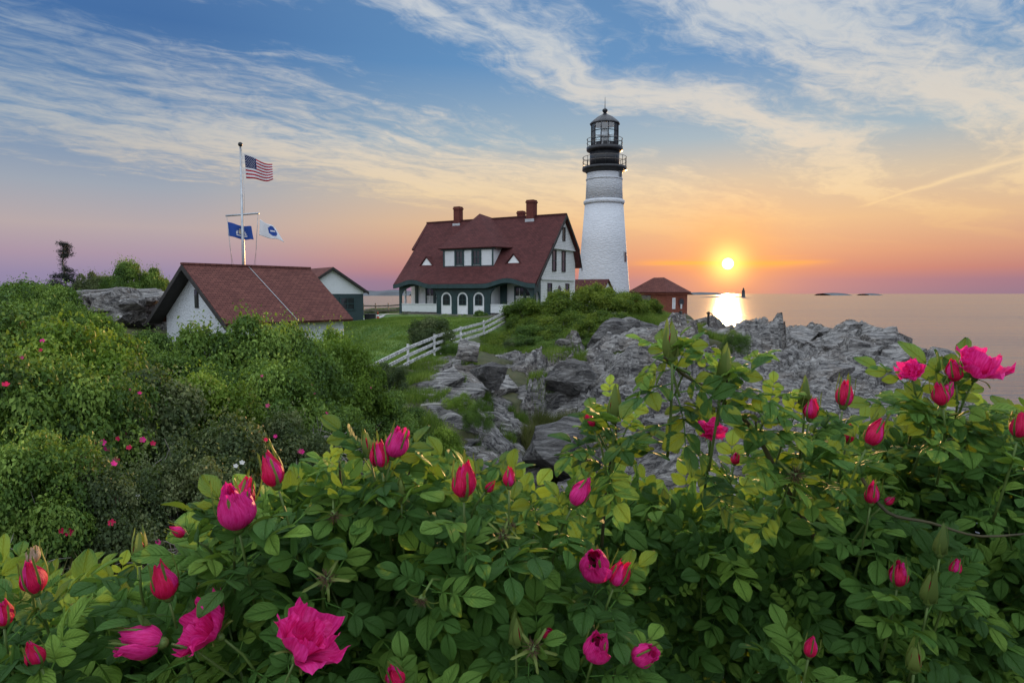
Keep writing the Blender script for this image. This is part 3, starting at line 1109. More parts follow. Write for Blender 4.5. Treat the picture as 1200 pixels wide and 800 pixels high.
def window(parent, x0, x1, z0, z1, y, out=-1, axis='x', trim=GREEN, sash=WHITE, arched=False, cols=2, rows=2, curtain=False, fw=.13):
    """a window on a wall: frame, pane and glazing bars. axis 'x': wall runs along x at depth y; 'y': wall runs along y at x"""
    def Q(u, d, z):
        return (u, y + out * d, z) if axis == 'x' else (y + out * d, u, z)

    def bar(a, b, c, d_, d0, d1):
        vs = [Q(u, dd, z) for z in (c, d_) for dd in (d0, d1) for u in (a, b)]
        return vs
    FS = [(0, 2, 3, 1), (4, 5, 7, 6), (0, 1, 5, 4), (2, 6, 7, 3), (0, 4, 6, 2), (1, 3, 7, 5)]
    f = MB()
    f.add(bar(x0 - fw, x0, z0 - fw, z1 + fw, 0, .07), FS)
    f.add(bar(x1, x1 + fw, z0 - fw, z1 + fw, 0, .07), FS)
    f.add(bar(x0, x1, z1, z1 + fw, 0, .07), FS)
    f.add(bar(x0, x1, z0 - fw, z0, 0, .07), FS)
    w = f.build('window', trim, parent)
    g = MB().add([Q(x0, .015, z0), Q(x1, .015, z0), Q(x1, .015, z1), Q(x0, .015, z1)], [(0, 1, 2, 3)])
    g.build('pane', WINDOW, w)
    if curtain:
        MB().add([Q(x0, .022, z0), Q(x1, .022, z0), Q(x1, .022, z0 + (z1 - z0) * .55), Q(x0, .022, z0 + (z1 - z0) * .55)], [(0, 1, 2, 3)]).build('curtain', CURTAIN, w)
    b = MB()
    for k in range(1, cols):
        u = x0 + (x1 - x0) * k / cols
        b.add(bar(u - .025, u + .025, z0, z1, .03, .055), FS)
    for k in range(1, rows):
        z = z0 + (z1 - z0) * k / rows
        b.add(bar(x0, x1, z - .03, z + .03, .032, .06), FS)
    b.build('glazing_bar', sash, w)
    return w


def keepers_house():
    t = empty('keepers_house', (-4.71, 62.07, 9.0), R(-30), label='large white house with steep dark red roof and green porches beside the lighthouse', cat='house')
    XL, XR = -7.75, 7.75
    EV, RG, RY = 2.9, 9.27, 5.8        # front eave height, ridge height, ridge depth
    sl = (RG - EV) / RY

    def bumpz(x):
        b = 0
        for c, w, h in ((-5.55, 2.2, .42), (4.9, 2.5, .46)):
            q = (x - c) / w
            if abs(q) < 1:
                b += h * .5 * (1 + math.cos(math.pi * q))
        return b
    # front slope of the roof, eave swelling up over the two porches
    V, Fs = [], []
    NX, NY = 62, 12
    for j in range(NY + 1):
        f = j / NY
        for i in range(NX + 1):
            x = XL + (XR - XL) * i / NX
            V.append((x, RY * f, EV + (RG - EV) * f + bumpz(x) * max(0, 1 - f * 3) ** 1.5 - .12 * math.sin(math.pi * f)))
    nb = len(V)
    V += [(x, y + .05, z - .24) for x, y, z in V]
    for j in range(NY):
        for i in range(NX):
            a = j * (NX + 1) + i
            Fs.append((a, a + 1, a + NX + 2, a + NX + 1))
            Fs.append((a + nb, a + nb + NX + 1, a + nb + NX + 2, a + nb + 1))
    for i in range(NX):
        Fs.append((i, i + nb, i + nb + 1, i + 1))
    for j in range(NY):
        a, b = j * (NX + 1), (j + 1) * (NX + 1)
        Fs.append((a, b, b + nb, a + nb))
        a, b = a + NX, b + NX
        Fs.append((a, a + nb, b + nb, b))
    mb = MB().add(V, Fs)
    # back slope, broken and steeper at its foot
    mb.slab([(XL, RY, RG), (XR, RY, RG), (XR, 8.65, 6.2), (XL, 8.65, 6.2)], .22)
    mb.slab([(XL + .25, 8.5, 6.32), (XR + .1, 8.5, 6.32), (XR + .1, 9.25, 4.5), (XL + .25, 9.25, 4.5)], .2)
    # upper gables stand a little proud
    for x0, x1 in ((XL - .28, XL), (XR, XR + .12)):
        ya, za = 3.2, EV + 3.2 * sl
        mb.slab([(x0, ya, za), (x1, ya, za), (x1, RY, RG), (x0, RY, RG)], .2)
        mb.slab([(x0, RY, RG), (x1, RY, RG), (x1, 8.65, 6.2), (x0, 8.65, 6.2)], .2)
    roof = mb.build('roof', ROOF, t)
    MB().box(XL - .28, XR + .12, RY - .12, RY + .12, RG - .04, RG + .07).build('ridge_cap', ROOF, roof)
    # barge boards at the right gable (dark)
    bb = MB()
    for (ya, za, yb, zb) in ((0.0, EV, RY, RG), (RY, RG, 8.65, 6.2), (8.5, 6.32, 9.25, 4.5)):
        bb.add([(XR + .125 + dx, y, z + dz) for dx in (0, .06) for (y, z) in ((ya, za), (yb, zb)) for dz in (-.34, -.02)],
               [(0, 1, 3, 2), (4, 6, 7, 5), (0, 2, 6, 4), (1, 5, 7, 3), (0, 4, 5, 1), (2, 3, 7, 6)])
    bb.build('barge_board', DARKWOOD, roof)
    # eave fascia along the front, dark green, following the swell
    fa = MB()
    for i in range(62):
        xa, xb = XL + (XR - XL) * i / 62, XL + (XR - XL) * (i + 1) / 62
        za, zb = EV + bumpz(xa), EV + bumpz(xb)
        fa.add([(xa, -.06, za - .42), (xb, -.06, zb - .42), (xb, -.06, zb - .03), (xa, -.06, za - .03),
                (xa, -.01, za - .42), (xb, -.01, zb - .42), (xb, -.01, zb - .03), (xa, -.01, za - .03)],
               [(0, 1, 2, 3), (4, 7, 6, 5), (0, 4, 5, 1), (3, 2, 6, 7)])
    fa.build('fascia', GREEN, roof)
    # chimneys
    for (x, y, w, zt, name) in ((-4.1, 5.75, .68, 10.65, 'chimney'), (4.25, 5.75, .76, 10.75, 'chimney'), (2.1, 7.6, .62, 10.05, 'chimney')):
        c = MB().box(x - w / 2, x + w / 2, y - w / 2, y + w / 2, 7.4, zt).box(x - w / 2 - .05, x + w / 2 + .05, y - w / 2 - .05, y + w / 2 + .05, zt - .28, zt - .12).build(name, CHIMNEY, roof)
        if y < 6:
            MB().box(x - w / 2 - .1, x + w / 2 + .1, y - w / 2 - .05, y - w / 2 + .02, 8.65, 8.98).build('flashing', GREY, c)
    # hipped wide dormer
    A = (-1.3, 5.35, 9.78)
    dm = MB()
    fl, fr_ = (-3.35, 1.25, 6.22), (2.95, 1.25, 6.22)
    dm.slab([fl, fr_, A], .12)
    dm.slab([fr_, (3.75, 3.15, 6.22), (-.05, 6.0, 9.30), A], .12)
    dm.slab([(-3.9, 3.15, 6.22), fl, A, (-2.5, 6.0, 9.30)], .12)
    dm.build('dormer_roof', ROOF, roof)
    dw = MB()
    dw.box(-2.9, 2.6, 1.62, 1.75, 4.5, 6.18)
    for xx in (-2.9, 2.5):
        dw.prism([(1.75, 4.6), (3.35, 6.18), (1.75, 6.18)], 'x', xx, xx + .1)
    dormer = dw.build('dormer', CLAP, t)
    tr = MB()
    for xx in (-2.9, -1.62, -.7, .28, 1.2, 2.5):
        tr.box(xx - .07, xx + .07, 1.55, 1.617, 4.56, 6.18)
    tr.box(-2.97, 2.67, 1.54, 1.6, 4.42, 4.56)
    tr.box(-3.2, 2.85, 1.5, 1.61, 6.02, 6.2)
    tr.build('trim', GREEN, dormer)
    for xa in (-1.5, .4):
        window(dormer, xa, xa + .68, 4.75, 5.9, 1.62, -1, 'x', GREEN, GREEN, cols=2, rows=2, fw=.1)
    # little triangular roof vents
    for x in (-5.05, 4.6):
        y, z = 1.75, EV + 1.75 * sl - .12
        e = MB().slab([(x - .85, y - .12, z - .02), (x, y - .12, z + .92), (x, y + 1.0, z + .92)], .08).slab([(x + .85, y - .12, z - .02), (x, y - .12, z + .92), (x, y + 1.0, z + .92)], .08).build('roof_vent', ROOF, roof)
        MB().prism([(x - .62, z), (x + .62, z), (x, z + .7)], 'y', y - .02, y + .05).build('louvre', WHITE, e)
    # front wall: dark green panel with two wide porch arches and three arched niches
    tops = lambda x: EV - .02 + bumpz(x) * .96
    porch_l = (-7.15, -2.95, .0, 1.75, 2.75)
    porch_r = (2.95, 7.0, .0, 1.75, 2.85)
    nich = [(-2.47, -1.25), (-.65, .55), (1.1, 2.3)]
    wall = panel_with_openings(-7.4, 7.3, 0, tops, [porch_l, porch_r] + [(a, b, .12, 1.55, 2.15) for a, b in nich], .42, .56).build('porch_front', GREEN, t)
    body = MB()
    body.box(-2.9, 2.9, .60, .75, 0, 2.88)
    # the house behind the porches
    body.box(-7.2, 7.2, 2.15, 2.3, 0, 4.9)
    body.box(-7.3, -7.2, 2.15, 8.6, 0, 4.6)
    body.box(-7.3, 7.2, 8.6, 8.75, 0, 4.8)
    body.box(-2.95, -2.9, .6, 2.15, 0, 2.88)
    body.box(2.9, 2.95, .6, 2.15, 0, 2.88)
    wb = body.build('wall', CLAP, t)
    for a, b in nich:
        w_ = .16
        MB().prism(arch_poly(a, b, .12, 1.55, 2.15), 'y', .5, .597).build('niche', WHITE, wall)
        # arched window inside the niche
        c = (a + b) / 2
        fr2 = MB().prism(arch_poly(c - .4, c + .4, .95, 1.6, 1.98), 'y', .44, .495).build('window', GREEN, wall)
        MB().prism(arch_poly(c - .31, c + .31, 1.03, 1.6, 1.90), 'y', .425, .437).build('pane', WINDOW, fr2)
        MB().box(c - .02, c + .02, .405, .422, 1.03, 1.89).box(c - .3, c + .3, .405, .42, 1.42, 1.46).build('glazing_bar', GREEN, fr2)
    # porch rails (white boards), floors, posts
    for (a, b) in ((-7.1, -2.97), (2.97, 6.95)):
        MB().box(a, b, .45, .55, .28, .98).box(a, b, .40, .60, .98, 1.06).build('balustrade', CLAP, t)
        MB().box(a, b, .6, 2.15, .0, .2).build('porch_floor', OLDWOOD, t)
        MB().box(a, b, .6, 2.15, 2.86, 2.9).build('porch_ceiling', GREEN, t)
    # porch back windows
    for (x0, x1) in ((-5.35, -4.55), (-4.25, -3.45), (4.6, 5.4), (5.7, 6.5)):
        window(t, x0, x1, .95, 2.5, 2.15, -1, 'x', GREEN, WHITE, cols=2, rows=2, curtain=True, fw=.15)
    MB().box(-6.75, -6.4, 2.05, 2.14, .2, 2.86).build('door_panel', GREEN, t)
    MB().box(3.0, 3.7, 2.05, 2.14, .2, 2.86).build('door_panel', GREEN, t)
    # the left porch end: a post and a rail, open to the sea beyond
    MB().box(-7.4, -7.28, .56, 2.15, .28, .95).box(-7.4, -7.28, 1.2, 1.4, 0, 2.9).build('end_rail', CLAP, t)
    # right gable wall in white shingles
    poly = [(1.75, 0), (8.85, 0), (8.85, 4.9), (8.3, 6.2), (RY, RG - .3), (2.0, EV + 2.0 * sl - .3), (1.75, 4.4)]
    gab = MB().prism(poly, 'x', 7.2, 7.34).build('gable_wall', WSHINGLE, t)
    # upper gable triangle proud by a hand
    MB().prism([(3.35, 6.13), (8.3, 6.13), (8.4, 6.3), (RY, RG - .28), (3.35, EV + 3.35 * sl - .28)], 'x', 7.345, 7.55).build('upper_gable', WSHINGLE, gab)
    MB().box(7.345, 7.6, 3.2, 8.5, 6.02, 6.125).build('string_course', WSHINGLE, gab)
    MB().box(7.345, 7.45, 1.75, 8.65, 3.2, 3.34).build('string_course', WSHINGLE, gab)
    # lower wing of the front porch seen end on: green arch on white
    side = panel_with_openings(.56, 1.75, 0, lambda y: EV + y * sl - .35, [(.75, 1.55, .0, 1.7, 2.2)], -7.34, -7.2)
    side.v = [(-v[1], v[0], v[2]) for v in side.v]
    side.build('porch_end', GREEN, t)
    MB().box(7.2, 7.36, .5, .62, 0, 2.85).build('corner_post', GREEN, t)
    for (ya, yb, za, zb) in ((4.0, 4.62, 4.1, 5.85), (5.95, 6.55, 4.1, 5.85)):
        window(gab, ya, yb, za, zb, 7.34, 1, 'y', DARKWOOD, GREEN, cols=1, rows=2, fw=.09)
    window(gab, 5.65, 6.05, 6.9, 8.0, 7.55, 1, 'y', DARKWOOD, GREEN, cols=1, rows=2, fw=.08)
    for (ya, yb) in ((3.1, 3.75), (6.8, 7.4)):
        window(gab, ya, yb, 1.55, 2.85, 7.34, 1, 'y', DARKWOOD, GREEN, cols=1, rows=2, fw=.09)
    ov = MB()
    pts = [(5.37 + .3 * math.cos(2 * math.pi * k / 20), 2.2 + .55 * math.sin(2 * math.pi * k / 20)) for k in range(20)]
    o = ov.prism(pts, 'x', 7.341, 7.42).build('oval_window', OLDWOOD, gab)
    MB().prism([(5.37 + (y - 5.37) * .75, 2.2 + (z - 2.2) * .8) for y, z in pts], 'x', 7.425, 7.435).build('pane', WINDOW, o)
    # closed upper walls at the left gable
    MB().prism([(0.8, EV + .3), (8.6, 4.6), (8.3, 6.2), (RY, RG - .3), (2.0, EV + 2.0 * sl - .3)], 'x', -7.3, -7.2).build('gable_wall', WSHINGLE, t)
    # stone footing
    MB().box(-7.42, 7.32, .38, .62, -.4, .10).box(7.1, 7.36, .62, 8.7, -.5, -.01).build('footing', STONE, t)
    return t


keepers_house()

# small link building between house and tower
t = empty('link_building', (7.6, 72.5, 9.0), R(-30), label='low white link building with red roof between house and tower', cat='building')
MB().box(-2.4, 2.6, -1.2, 1.4, -.3, 2.3).build('wall', CLAP, t)
MB().slab([(-2.6, -1.55, 2.15), (2.8, -1.55, 2.15), (2.8, .1, 3.5), (-2.6, .1, 3.5)], .12).slab([(-2.6, .1, 3.5), (2.8, .1, 3.5), (2.8, 1.75, 2.15), (-2.6, 1.75, 2.15)], .12).build('roof', ROOF, t)
MB().prism([(-1.2, 2.3), (1.4, 2.3), (.1, 3.36)], 'x', 2.5, 2.6).build('gable_wall', CLAP, t)


# ------------------------------------------------------------------ brick hut
def brick_hut():
    D = 80.0
    c = P(781, 363, D)
    # front corner at c; left wall runs back to the left, right wall back to the right
    t = empty('brick_hut', (c.x, c.y, 8.45), R(35), label='small red brick hut with hipped roof right of the lighthouse', cat='hut')
    Lx, Ly, H = 5.3, 5.9, 2.75    # local: x to the right-back, y to the left-back
    w = MB()
    wall = MB().box(0, 3.6, 0, .25, -.5, H).box(0, .25, .25, Ly, -.5, H).box(3.35, 3.6, .25, Ly, -.5, H).box(.25, 3.35, Ly - .25, Ly, -.5, H).build('wall', BRICK, t)
    e = .32
    x0, x1, y0, y1 = -e, 3.6 + e, -e, Ly + e
    rx, ra, rb = 1.8, 2.1, Ly - 2.1
    zt, ze = H + 1.75, H - .02
    rf = MB()
    rf.slab([(x0, y0, ze), (x1, y0, ze), (rx, ra, zt)], .12)
    rf.slab([(x1, y0, ze), (x1, y1, ze), (rx, rb, zt), (rx, ra, zt)], .12)
    rf.slab([(x1, y1, ze), (x0, y1, ze), (rx, rb, zt)], .12)
    rf.slab([(x0, y1, ze), (x0, y0, ze), (rx, ra, zt), (rx, rb, zt)], .12)
    roof = rf.build('roof', ROOF2, t)
    MB().box(x0 + .02, x1 - .02, y0 + .02, y0 + .08, ze - .22, ze - .13).box(x0 + .02, x0 + .08, y0 + .09, y1 - .02, ze - .22, ze - .13).build('cornice', BRICK, t)
    # left wall: grey door
    d = MB().box(-.06, .0, 2.5, 4.0, -.1, 2.35).build('door', OLDWOOD, t)
    MB().box(-.12, -.065, 2.7, 2.78, 1.0, 1.12).build('handle', BLACK, d)
    # right wall: slit window and round-headed opening
    s = MB().box(.95, 1.45, -.06, .0, .75, 2.05).build('window', WHITE, t)
    MB().box(1.06, 1.34, -.075, -.062, .85, 1.95).build('pane', CURTAIN, s)
    a = MB().prism([(2.5 + .55 * math.cos(q), 1.55 + .55 * math.sin(q)) for q in (2 * math.pi * k / 24 for k in range(24))], 'y', -.07, 0).build('round_window', CHIMNEY, t)
    MB().prism([(2.5 + .4 * math.cos(q), 1.55 + .4 * math.sin(q)) for q in (2 * math.pi * k / 24 for k in range(24))], 'y', -.085, -.072).build('pane', WINDOW, a)
    MB().box(2.3, 2.6, -.1, -.088, .75, 1.3).build('board', CURTAIN, a)
    MB().box(-.06, 3.66, -.06, Ly + .06, -.6, .12).build('footing', STONE, t)
    return t


brick_hut()


# ------------------------------------------------------------------ garage and shed at the left
def garage():
    a = math.atan2(.8, .6)        # ridge direction
    x, y = P(213, 309, 40).x, 40.0
    t = empty('garage', (x, y, 7.4), a, label='white stucco garage with wide brown shingle roof below the flagpole', cat='garage')
    # local x along the ridge (away), local y to the left of it
    Ln, W, RG, EV = 8.9, 4.48, 5.35, 1.95

    def sl(y_):
        return RG - abs(y_) / W * (RG - EV)
    mb = MB()
    for s in (-1, 1):
        mb.slab([(0, 0, RG), (Ln, 0, RG), (Ln, s * W, EV), (0, s * W, EV)], .16)
    roof = mb.build('roof', ROOF2, t)
    MB().box(-.02, Ln + .02, -.14, .14, RG - .06, RG + .06).build('ridge_cap', ROOF2, roof)
    bb = MB()
    for s in (-1, 1):
        bb.add([(-.05 + dx, yy, zz + dz) for dx in (0, .07) for (yy, zz) in ((0, RG), (s * W, EV)) for dz in (-.36, -.06)],
               [(0, 1, 3, 2), (4, 6, 7, 5), (0, 2, 6, 4), (1, 5, 7, 3), (0, 4, 5, 1), (2, 3, 7, 6)])
    bb.build('barge_board', DARKWOOD, roof)
    sf_ = MB()
    for s in (-1, 1):
        sf_.slab([(.03, 0, RG - .21), (.85, 0, RG - .21), (.85, s * (W - .05), EV - .21), (.03, s * (W - .05), EV - .21)], .03)
    sf_.build('soffit', DARKWOOD, roof)
    w = W - .75
    wall = MB().prism([(-w, -1.2), (w, -1.2), (w, sl(w) - .3), (0, RG - .3), (-w, sl(w) - .3)], 'x', .85, Ln - .2).build('wall', STUCCO, t)
    ww = MB().box(.78, .848, -.18, .18, 2.75, 3.85).build('window', DARKWOOD, t)
    MB().box(.765, .778, -.12, .12, 2.8, 3.8).build('pane', WINDOW, ww)
    # pale cable from the flagpole laid down the roof
    k = (RG - EV) / W
    pts = [(4.35 + .12 * math.sin(q * 3), -q * W, RG - q * W * k + .05) for q in [i / 10 for i in range(11)]]
    pts = [(4.2 + (-pt[1]) * .10, pt[1], pt[2]) for pt in pts]
    MB().tube(pts, .02, 6).build('roof_cable', GREY, roof)
    return t


garage()


def shed():
    x, y = P(390, 315, 56).x, 56.0
    a = math.atan2(-.8, .6)       # outward direction of the gable: towards the camera, to the right
    t = empty('shed', (x, y, 8.62), a, label='dark green shed with white gable behind the garage', cat='shed')
    Ln, W, RG, EV = 6.0, 3.1, 4.55, 2.55
    mb = MB()
    for s in (-1, 1):
        mb.slab([(0.1, 0, RG), (-Ln, 0, RG), (-Ln, s * W, EV), (.1, s * W, EV)], .14)
    roof = mb.build('roof', ROOF2, t)
    bb = MB()
    for s in (-1, 1):
        bb.add([(.1 + dx, yy, zz + dz) for dx in (0, .06) for (yy, zz) in ((0, RG), (s * W, EV)) for dz in (-.26, -.02)],
               [(0, 1, 3, 2), (4, 6, 7, 5), (0, 2, 6, 4), (1, 5, 7, 3), (0, 4, 5, 1), (2, 3, 7, 6)])
    bb.build('barge_board', DARKWOOD, roof)
    w = W - .35
    MB().box(-Ln + .2, -.25, -w, w, -.8, 2.35).build('wall', DGREEN, t)
    MB().prism([(-w, 2.36), (w, 2.36), (w, 2.55), (0, RG - .22), (-w, 2.55)], 'x', -.4, -.22).build('gable', CLAP, t)
    window(t, .75, 1.9, 1.1, 2.0, -.25, 1, 'y', GREEN, GREEN, cols=2, rows=2, fw=.1)
    d = MB().box(-.25, -.18, -1.9, -.1, -.1, 2.1).build('door', GREEN, t)
    MB().box(-.18, -.1, -.35, -.27, .95, 1.1).build('handle', BLACK, d)
    return t


shed()


# ------------------------------------------------------------------ flagpole and flags
def flags():
    d = 47.0
    base = P(286, 330, d)
    gx, gy = base.x, d
    g = sf(gx, gy)
    top = P(284, 172, d).z
    t = empty('flagpole', (gx, gy, g), label='tall white flagpole with a yardarm behind the garage roof', cat='flagpole')
    H = top - g
    MB().tube([(0, 0, -.3), (0, 0, H * .5), (0, 0, H)], [.125, .105, .06], 12).build('pole', GREY, t)
    MB().lathe([(.02, H - .02), (.13, H + .06), (.16, H + .16), (.11, H + .27), (.02, H + .31)], 14).build('ball', BLACK, t)
    yz = P(285, 251.5, d).z - g
    xa, xb = P(264, 252, d).x - gx, P(304, 250, d).x - gx
    MB().tube([(xa, .1, yz - .07), (xb, -.1, yz + .08)], .065, 8).build('yardarm', GREY, t)
    for xx, zb in ((xa + .1, -.07), (xb - .1, .08)):
        MB().tube([(xx, 0, yz + zb), (xx + .18 * (1 if xx < 0 else -1), 0, yz - 2.0), (xx * .72, 0, yz - 4.6)], .012, 4).build('halyard', GREY, t)
        MB().tube([(xx, 0, yz + zb), (xx * .86, 0, yz - 2.2), (xx * .45, 0, yz - 4.8)], .012, 4).build('halyard', GREY, t)
    MB().tube([(.09, -.02, H - .1), (.2, -.05, H - 3.2), (.14, -.05, yz)], .012, 4).build('halyard', GREY, t)
    NAVY = simple('flag_navy', (.015, .025, .10), .8, .05)
    RED = simple('flag_red', (.42, .02, .035), .8, .05)
    FW = simple('flag_white', (.72, .72, .74), .8, .05)
    BLUE = simple('flag_blue', (.02, .07, .32), .8, .05)
    GOLD = simple('flag_gold', (.55, .50, .36), .8, .05)

    def cloth(name, px0, py0, px1, py1, corners, cols, rows, colour, mats, label, wave=.12, phase=0.0, thick=True):
        """a flag hanging between four pixel corners (hoist top, fly top, fly bottom, hoist bottom)"""
        A, B, C, D_ = [P(px_, py_, d) for px_, py_ in corners]
        o = P(*corners[0], d)
        V, Fs, mi = [], [], []
        for j in range(rows + 1):
            f = j / rows
            for i in range(cols + 1):
                q = i / cols
                p_ = (A.lerp(B, q)).lerp(D_.lerp(C, q), f)
                y = math.sin(q * 9 + phase + f * 1.2) * wave * q ** .6
                z = math.sin(q * 7 + phase) * .10 * q
                V.append((p_.x - o.x, y + .5 * q, p_.z - o.z + z))
        for j in range(rows):
            for i in range(cols):
                a_ = j * (cols + 1) + i
                Fs.append((a_, a_ + cols + 1, a_ + cols + 2, a_ + 1))
                mi.append(colour(i / cols, j / rows))
        me_ = mesh_np(name, V, Fs, mats, True, mi=mi)
        ob = link(name, me_)
        ob.location = o
        sm = ob.modifiers.new('thickness', 'SOLIDIFY')
        sm.thickness = .012
        return tag(ob, label, 'flag'), V, cols

    # stripes and canton
    cols, rows = 26, 26
    us, V, c = cloth('national_flag', 0, 0, 0, 0, [(286.6, 181), (316, 192), (318, 211), (288.5, 209)], cols, rows,
                     lambda u, v: 2 if (u < .42 and v < 7 / 13) else (0 if int(v * 13 + .01) % 2 == 0 else 1), [RED, FW, NAVY],
                     'striped red and white flag with blue starred corner at the masthead', .16, .4)
    st = MB()
    for r_ in range(9):
        for q in range(6 if r_ % 2 == 0 else 5):
            u = (.035 + .066 * q + (0 if r_ % 2 == 0 else .033))
            v = (.03 + .057 * r_)
            i, j = u * cols, v * rows
            i0, j0 = int(i), int(j)
            p_ = Vector(V[j0 * (cols + 1) + i0]).lerp(Vector(V[j0 * (cols + 1) + i0 + 1]), i - i0)
            p2 = Vector(V[(j0 + 1) * (cols + 1) + i0])
            p_ = p_.lerp(Vector((p_.x, p2.y, p2.z)), j - j0)
            s = .03
            for yy in (-.016, .016):
                st.add([(p_.x + s * (1 if k % 2 == 0 else .42) * math.sin(k * math.pi / 5), p_.y + yy, p_.z + s * (1 if k % 2 == 0 else .42) * math.cos(k * math.pi / 5)) for k in range(10)], [tuple(range(10))])
    so = st.build('stars', FW, us)
    so['kind'] = 'stuff'

    def emblem(u, v):
        x_, y_ = (u - .5) * 1.3, (v - .5)
        r_ = math.hypot(x_, y_)
        if abs(x_) < .10 and -.16 < y_ < .10:
            return 2
        if .13 < abs(x_) < .22 and -.10 < y_ < .16 and (abs(x_) < .18 or y_ > .02):
            return 1
        if abs(x_) < .26 and .20 < y_ < .26:
            return 1
        if abs(y_ + .24) < .04 and abs(x_) < .06:
            return 2
        return 0
    cloth('state_flag', 0, 0, 0, 0, [(266.5, 260), (292, 266), (295, 282), (267.5, 276.5)], 30, 24, emblem, [BLUE, FW, GOLD],
          'blue flag with pale emblem under the left end of the yardarm', .14, 1.3)

    def emblem2(u, v):
        x_, y_ = u - .62, v - .42
        if (x_ / .24) ** 2 + (y_ / .36) ** 2 < 1:
            return 1 if abs(y_) > .06 or abs(x_) > .15 else 0
        return 0
    cloth('white_flag', 0, 0, 0, 0, [(304.5, 257), (321, 267), (330, 283), (303.8, 275.5)], 24, 20, emblem2, [FW, BLUE],
          'white flag with blue emblem drooping from the right end of the yardarm', .14, 2.6)


flags()


# ------------------------------------------------------------------ fences, railing, steps, path
def rail_fence(name, pts, h, rails, label, mat, postw=.11, cat='fence', railr=(.03, .075), group=None):
    """pts: ground points (x, y); each post and each rail is a part"""
    base = Vector((pts[0][0], pts[0][1], sf(*pts[0])))
    t = empty(name, base, label=label, cat=cat, group=group)
    Q = [Vector((x, y, sf(x, y))) - base for x, y in pts]
    for q in Q:
        MB().box(q.x - postw / 2, q.x + postw / 2, q.y - postw / 2, q.y + postw / 2, q.z - .35, q.z + h + .1).build('post', mat, t)
    for a, b in zip(Q[:-1], Q[1:]):
        dx = (b - a).normalized()
        nrm = Vector((dx.y, -dx.x, 0)).normalized()
        for hh in rails:
            j0, j1 = rnd.uniform(-.025, .025), rnd.uniform(-.025, .025)
            A = a + Vector((0, 0, hh + j0)) + nrm * (postw / 2 + railr[0])
            B = b + Vector((0, 0, hh + j1)) + nrm * (postw / 2 + railr[0])
            vs = [p_ + nrm * s * railr[0] + Vector((0, 0, k * railr[1])) for p_ in (A - dx * .06, B + dx * .06) for k in (-1, 1) for s in (-1, 1)]
            MB().add(vs, [(0, 1, 3, 2), (4, 6, 7, 5), (0, 4, 5, 1), (2, 3, 7, 6), (0, 2, 6, 4), (1, 5, 7, 3)]).build('rail', mat, t)
    return t


rail_fence('rail_fence', [(P(px_, 400, d_).x, d_) for px_, d_ in ((431, 27.6), (478, 33), (509, 37.5), (540, 42), (567, 46.5), (598, 51.5))],
           1.08, (.32, .68, 1.04), 'weathered white rail fence climbing the lawn edge to the mound', WOOD)
rail_fence('rail_fence', [(P(px_, 380, d_).x, d_) for px_, d_ in ((817, 68), (826, 68.5), (834, 69.0), (843, 69.5))],
           1.25, (.3, .7, 1.1), 'small grey rail fence on the rocks below the brick hut', OLDWOOD, .12)
x_, y_ = P(830, 380, 67).x, 67.0
MB().box(x_ - .09, x_ + .09, y_ - .09, y_ + .09, sf(x_, y_) - .4, P(830, 365, 67).z).box(x_ - .16, x_ + .16, y_ - .16, y_ + .16, P(830, 365, 67).z - .25, P(830, 365, 67).z - .08).build(
    'signal_post', DARKWOOD, label='tall dark post rising above the fence on the rocks', cat='post')
rail_fence('rail_fence', [(P(px_, 330, d_).x, d_) for px_, d_ in ((-60, 46), (-20, 46), (18, 46), (42, 46))], 1.2, (.6, 1.1),
           'thin dark rail fence on the skyline at the far left', GREEN, .07, 'fence', (.02, .045))
rail_fence('railing', [(P(px_, 372, d_).x, d_) for px_, d_ in ((36, 23), (68, 23), (86, 25.5))], 1.1, (.35, .72, 1.08),
           'dark green pipe railing among shrubs left of the garage', GREEN, .06, 'railing', (.03, .03))
rail_fence('rail_fence', [(P(px_, 360, d_).x, d_) for px_, d_ in ((426, 72), (440, 73), (455, 74), (470, 75))], 1.15, (.45, .95),
           'dark rail fence on the skyline between shed and house', OLDWOOD, .1)

# gravel strip in front of the house
GP = [(P(px_, 372, d_).x, d_, w_) for px_, d_, w_ in ((395, 62, 1.6), (425, 63, 1.6), (450, 65, 1.5), (475, 68.5, 1.3))]
V, Fs = [], []
for k in range(40):
    f = k / 39 * (len(GP) - 1)
    i = min(int(f), len(GP) - 2)
    q = f - i
    x0, y0, w0 = [GP[i][j] * (1 - q) + GP[i + 1][j] * q for j in range(3)]
    for s in (-1, 0, 1):
        V.append((x0, y0 + s * w0, sf(x0, y0 + s * w0) + .03))
for k in range(39):
    for s in (0, 1):
        a = k * 3 + s
        Fs.append((a, a + 3, a + 4, a + 1))
tag(link('path', mesh_np('path', V, Fs, GRAVEL)), 'pale gravel strip between shed and house', kind='structure')

# kerb of the path that runs down to the brick hut
KP = [(P(px_, 360, d_).x, d_) for px_, d_ in ((752, 72), (770, 73.5), (790, 75), (806, 74), (818, 71))]
mb = MB()
for (a, b) in zip(KP[:-1], KP[1:]):
    pa, pb = Vector((*a, sf(*a))), Vector((*b, sf(*b)))
    n_ = Vector((pb.y - pa.y, pa.x - pb.x, 0)).normalized() * .12
    mb.add([pa - n_ - Vector((0, 0, .3)), pa + n_ - Vector((0, 0, .3)), pb + n_ - Vector((0, 0, .3)), pb - n_ - Vector((0, 0, .3)),
            pa - n_ + Vector((0, 0, .28)), pa + n_ + Vector((0, 0, .28)), pb + n_ + Vector((0, 0, .28)), pb - n_ + Vector((0, 0, .28))],
           [(0, 3, 2, 1), (4, 5, 6, 7), (0, 1, 5, 4), (1, 2, 6, 5), (2, 3, 7, 6), (3, 0, 4, 7)])
mb.build('path_kerb', STONE, label='low pale stone kerb along the slope to the brick hut', cat='kerb')

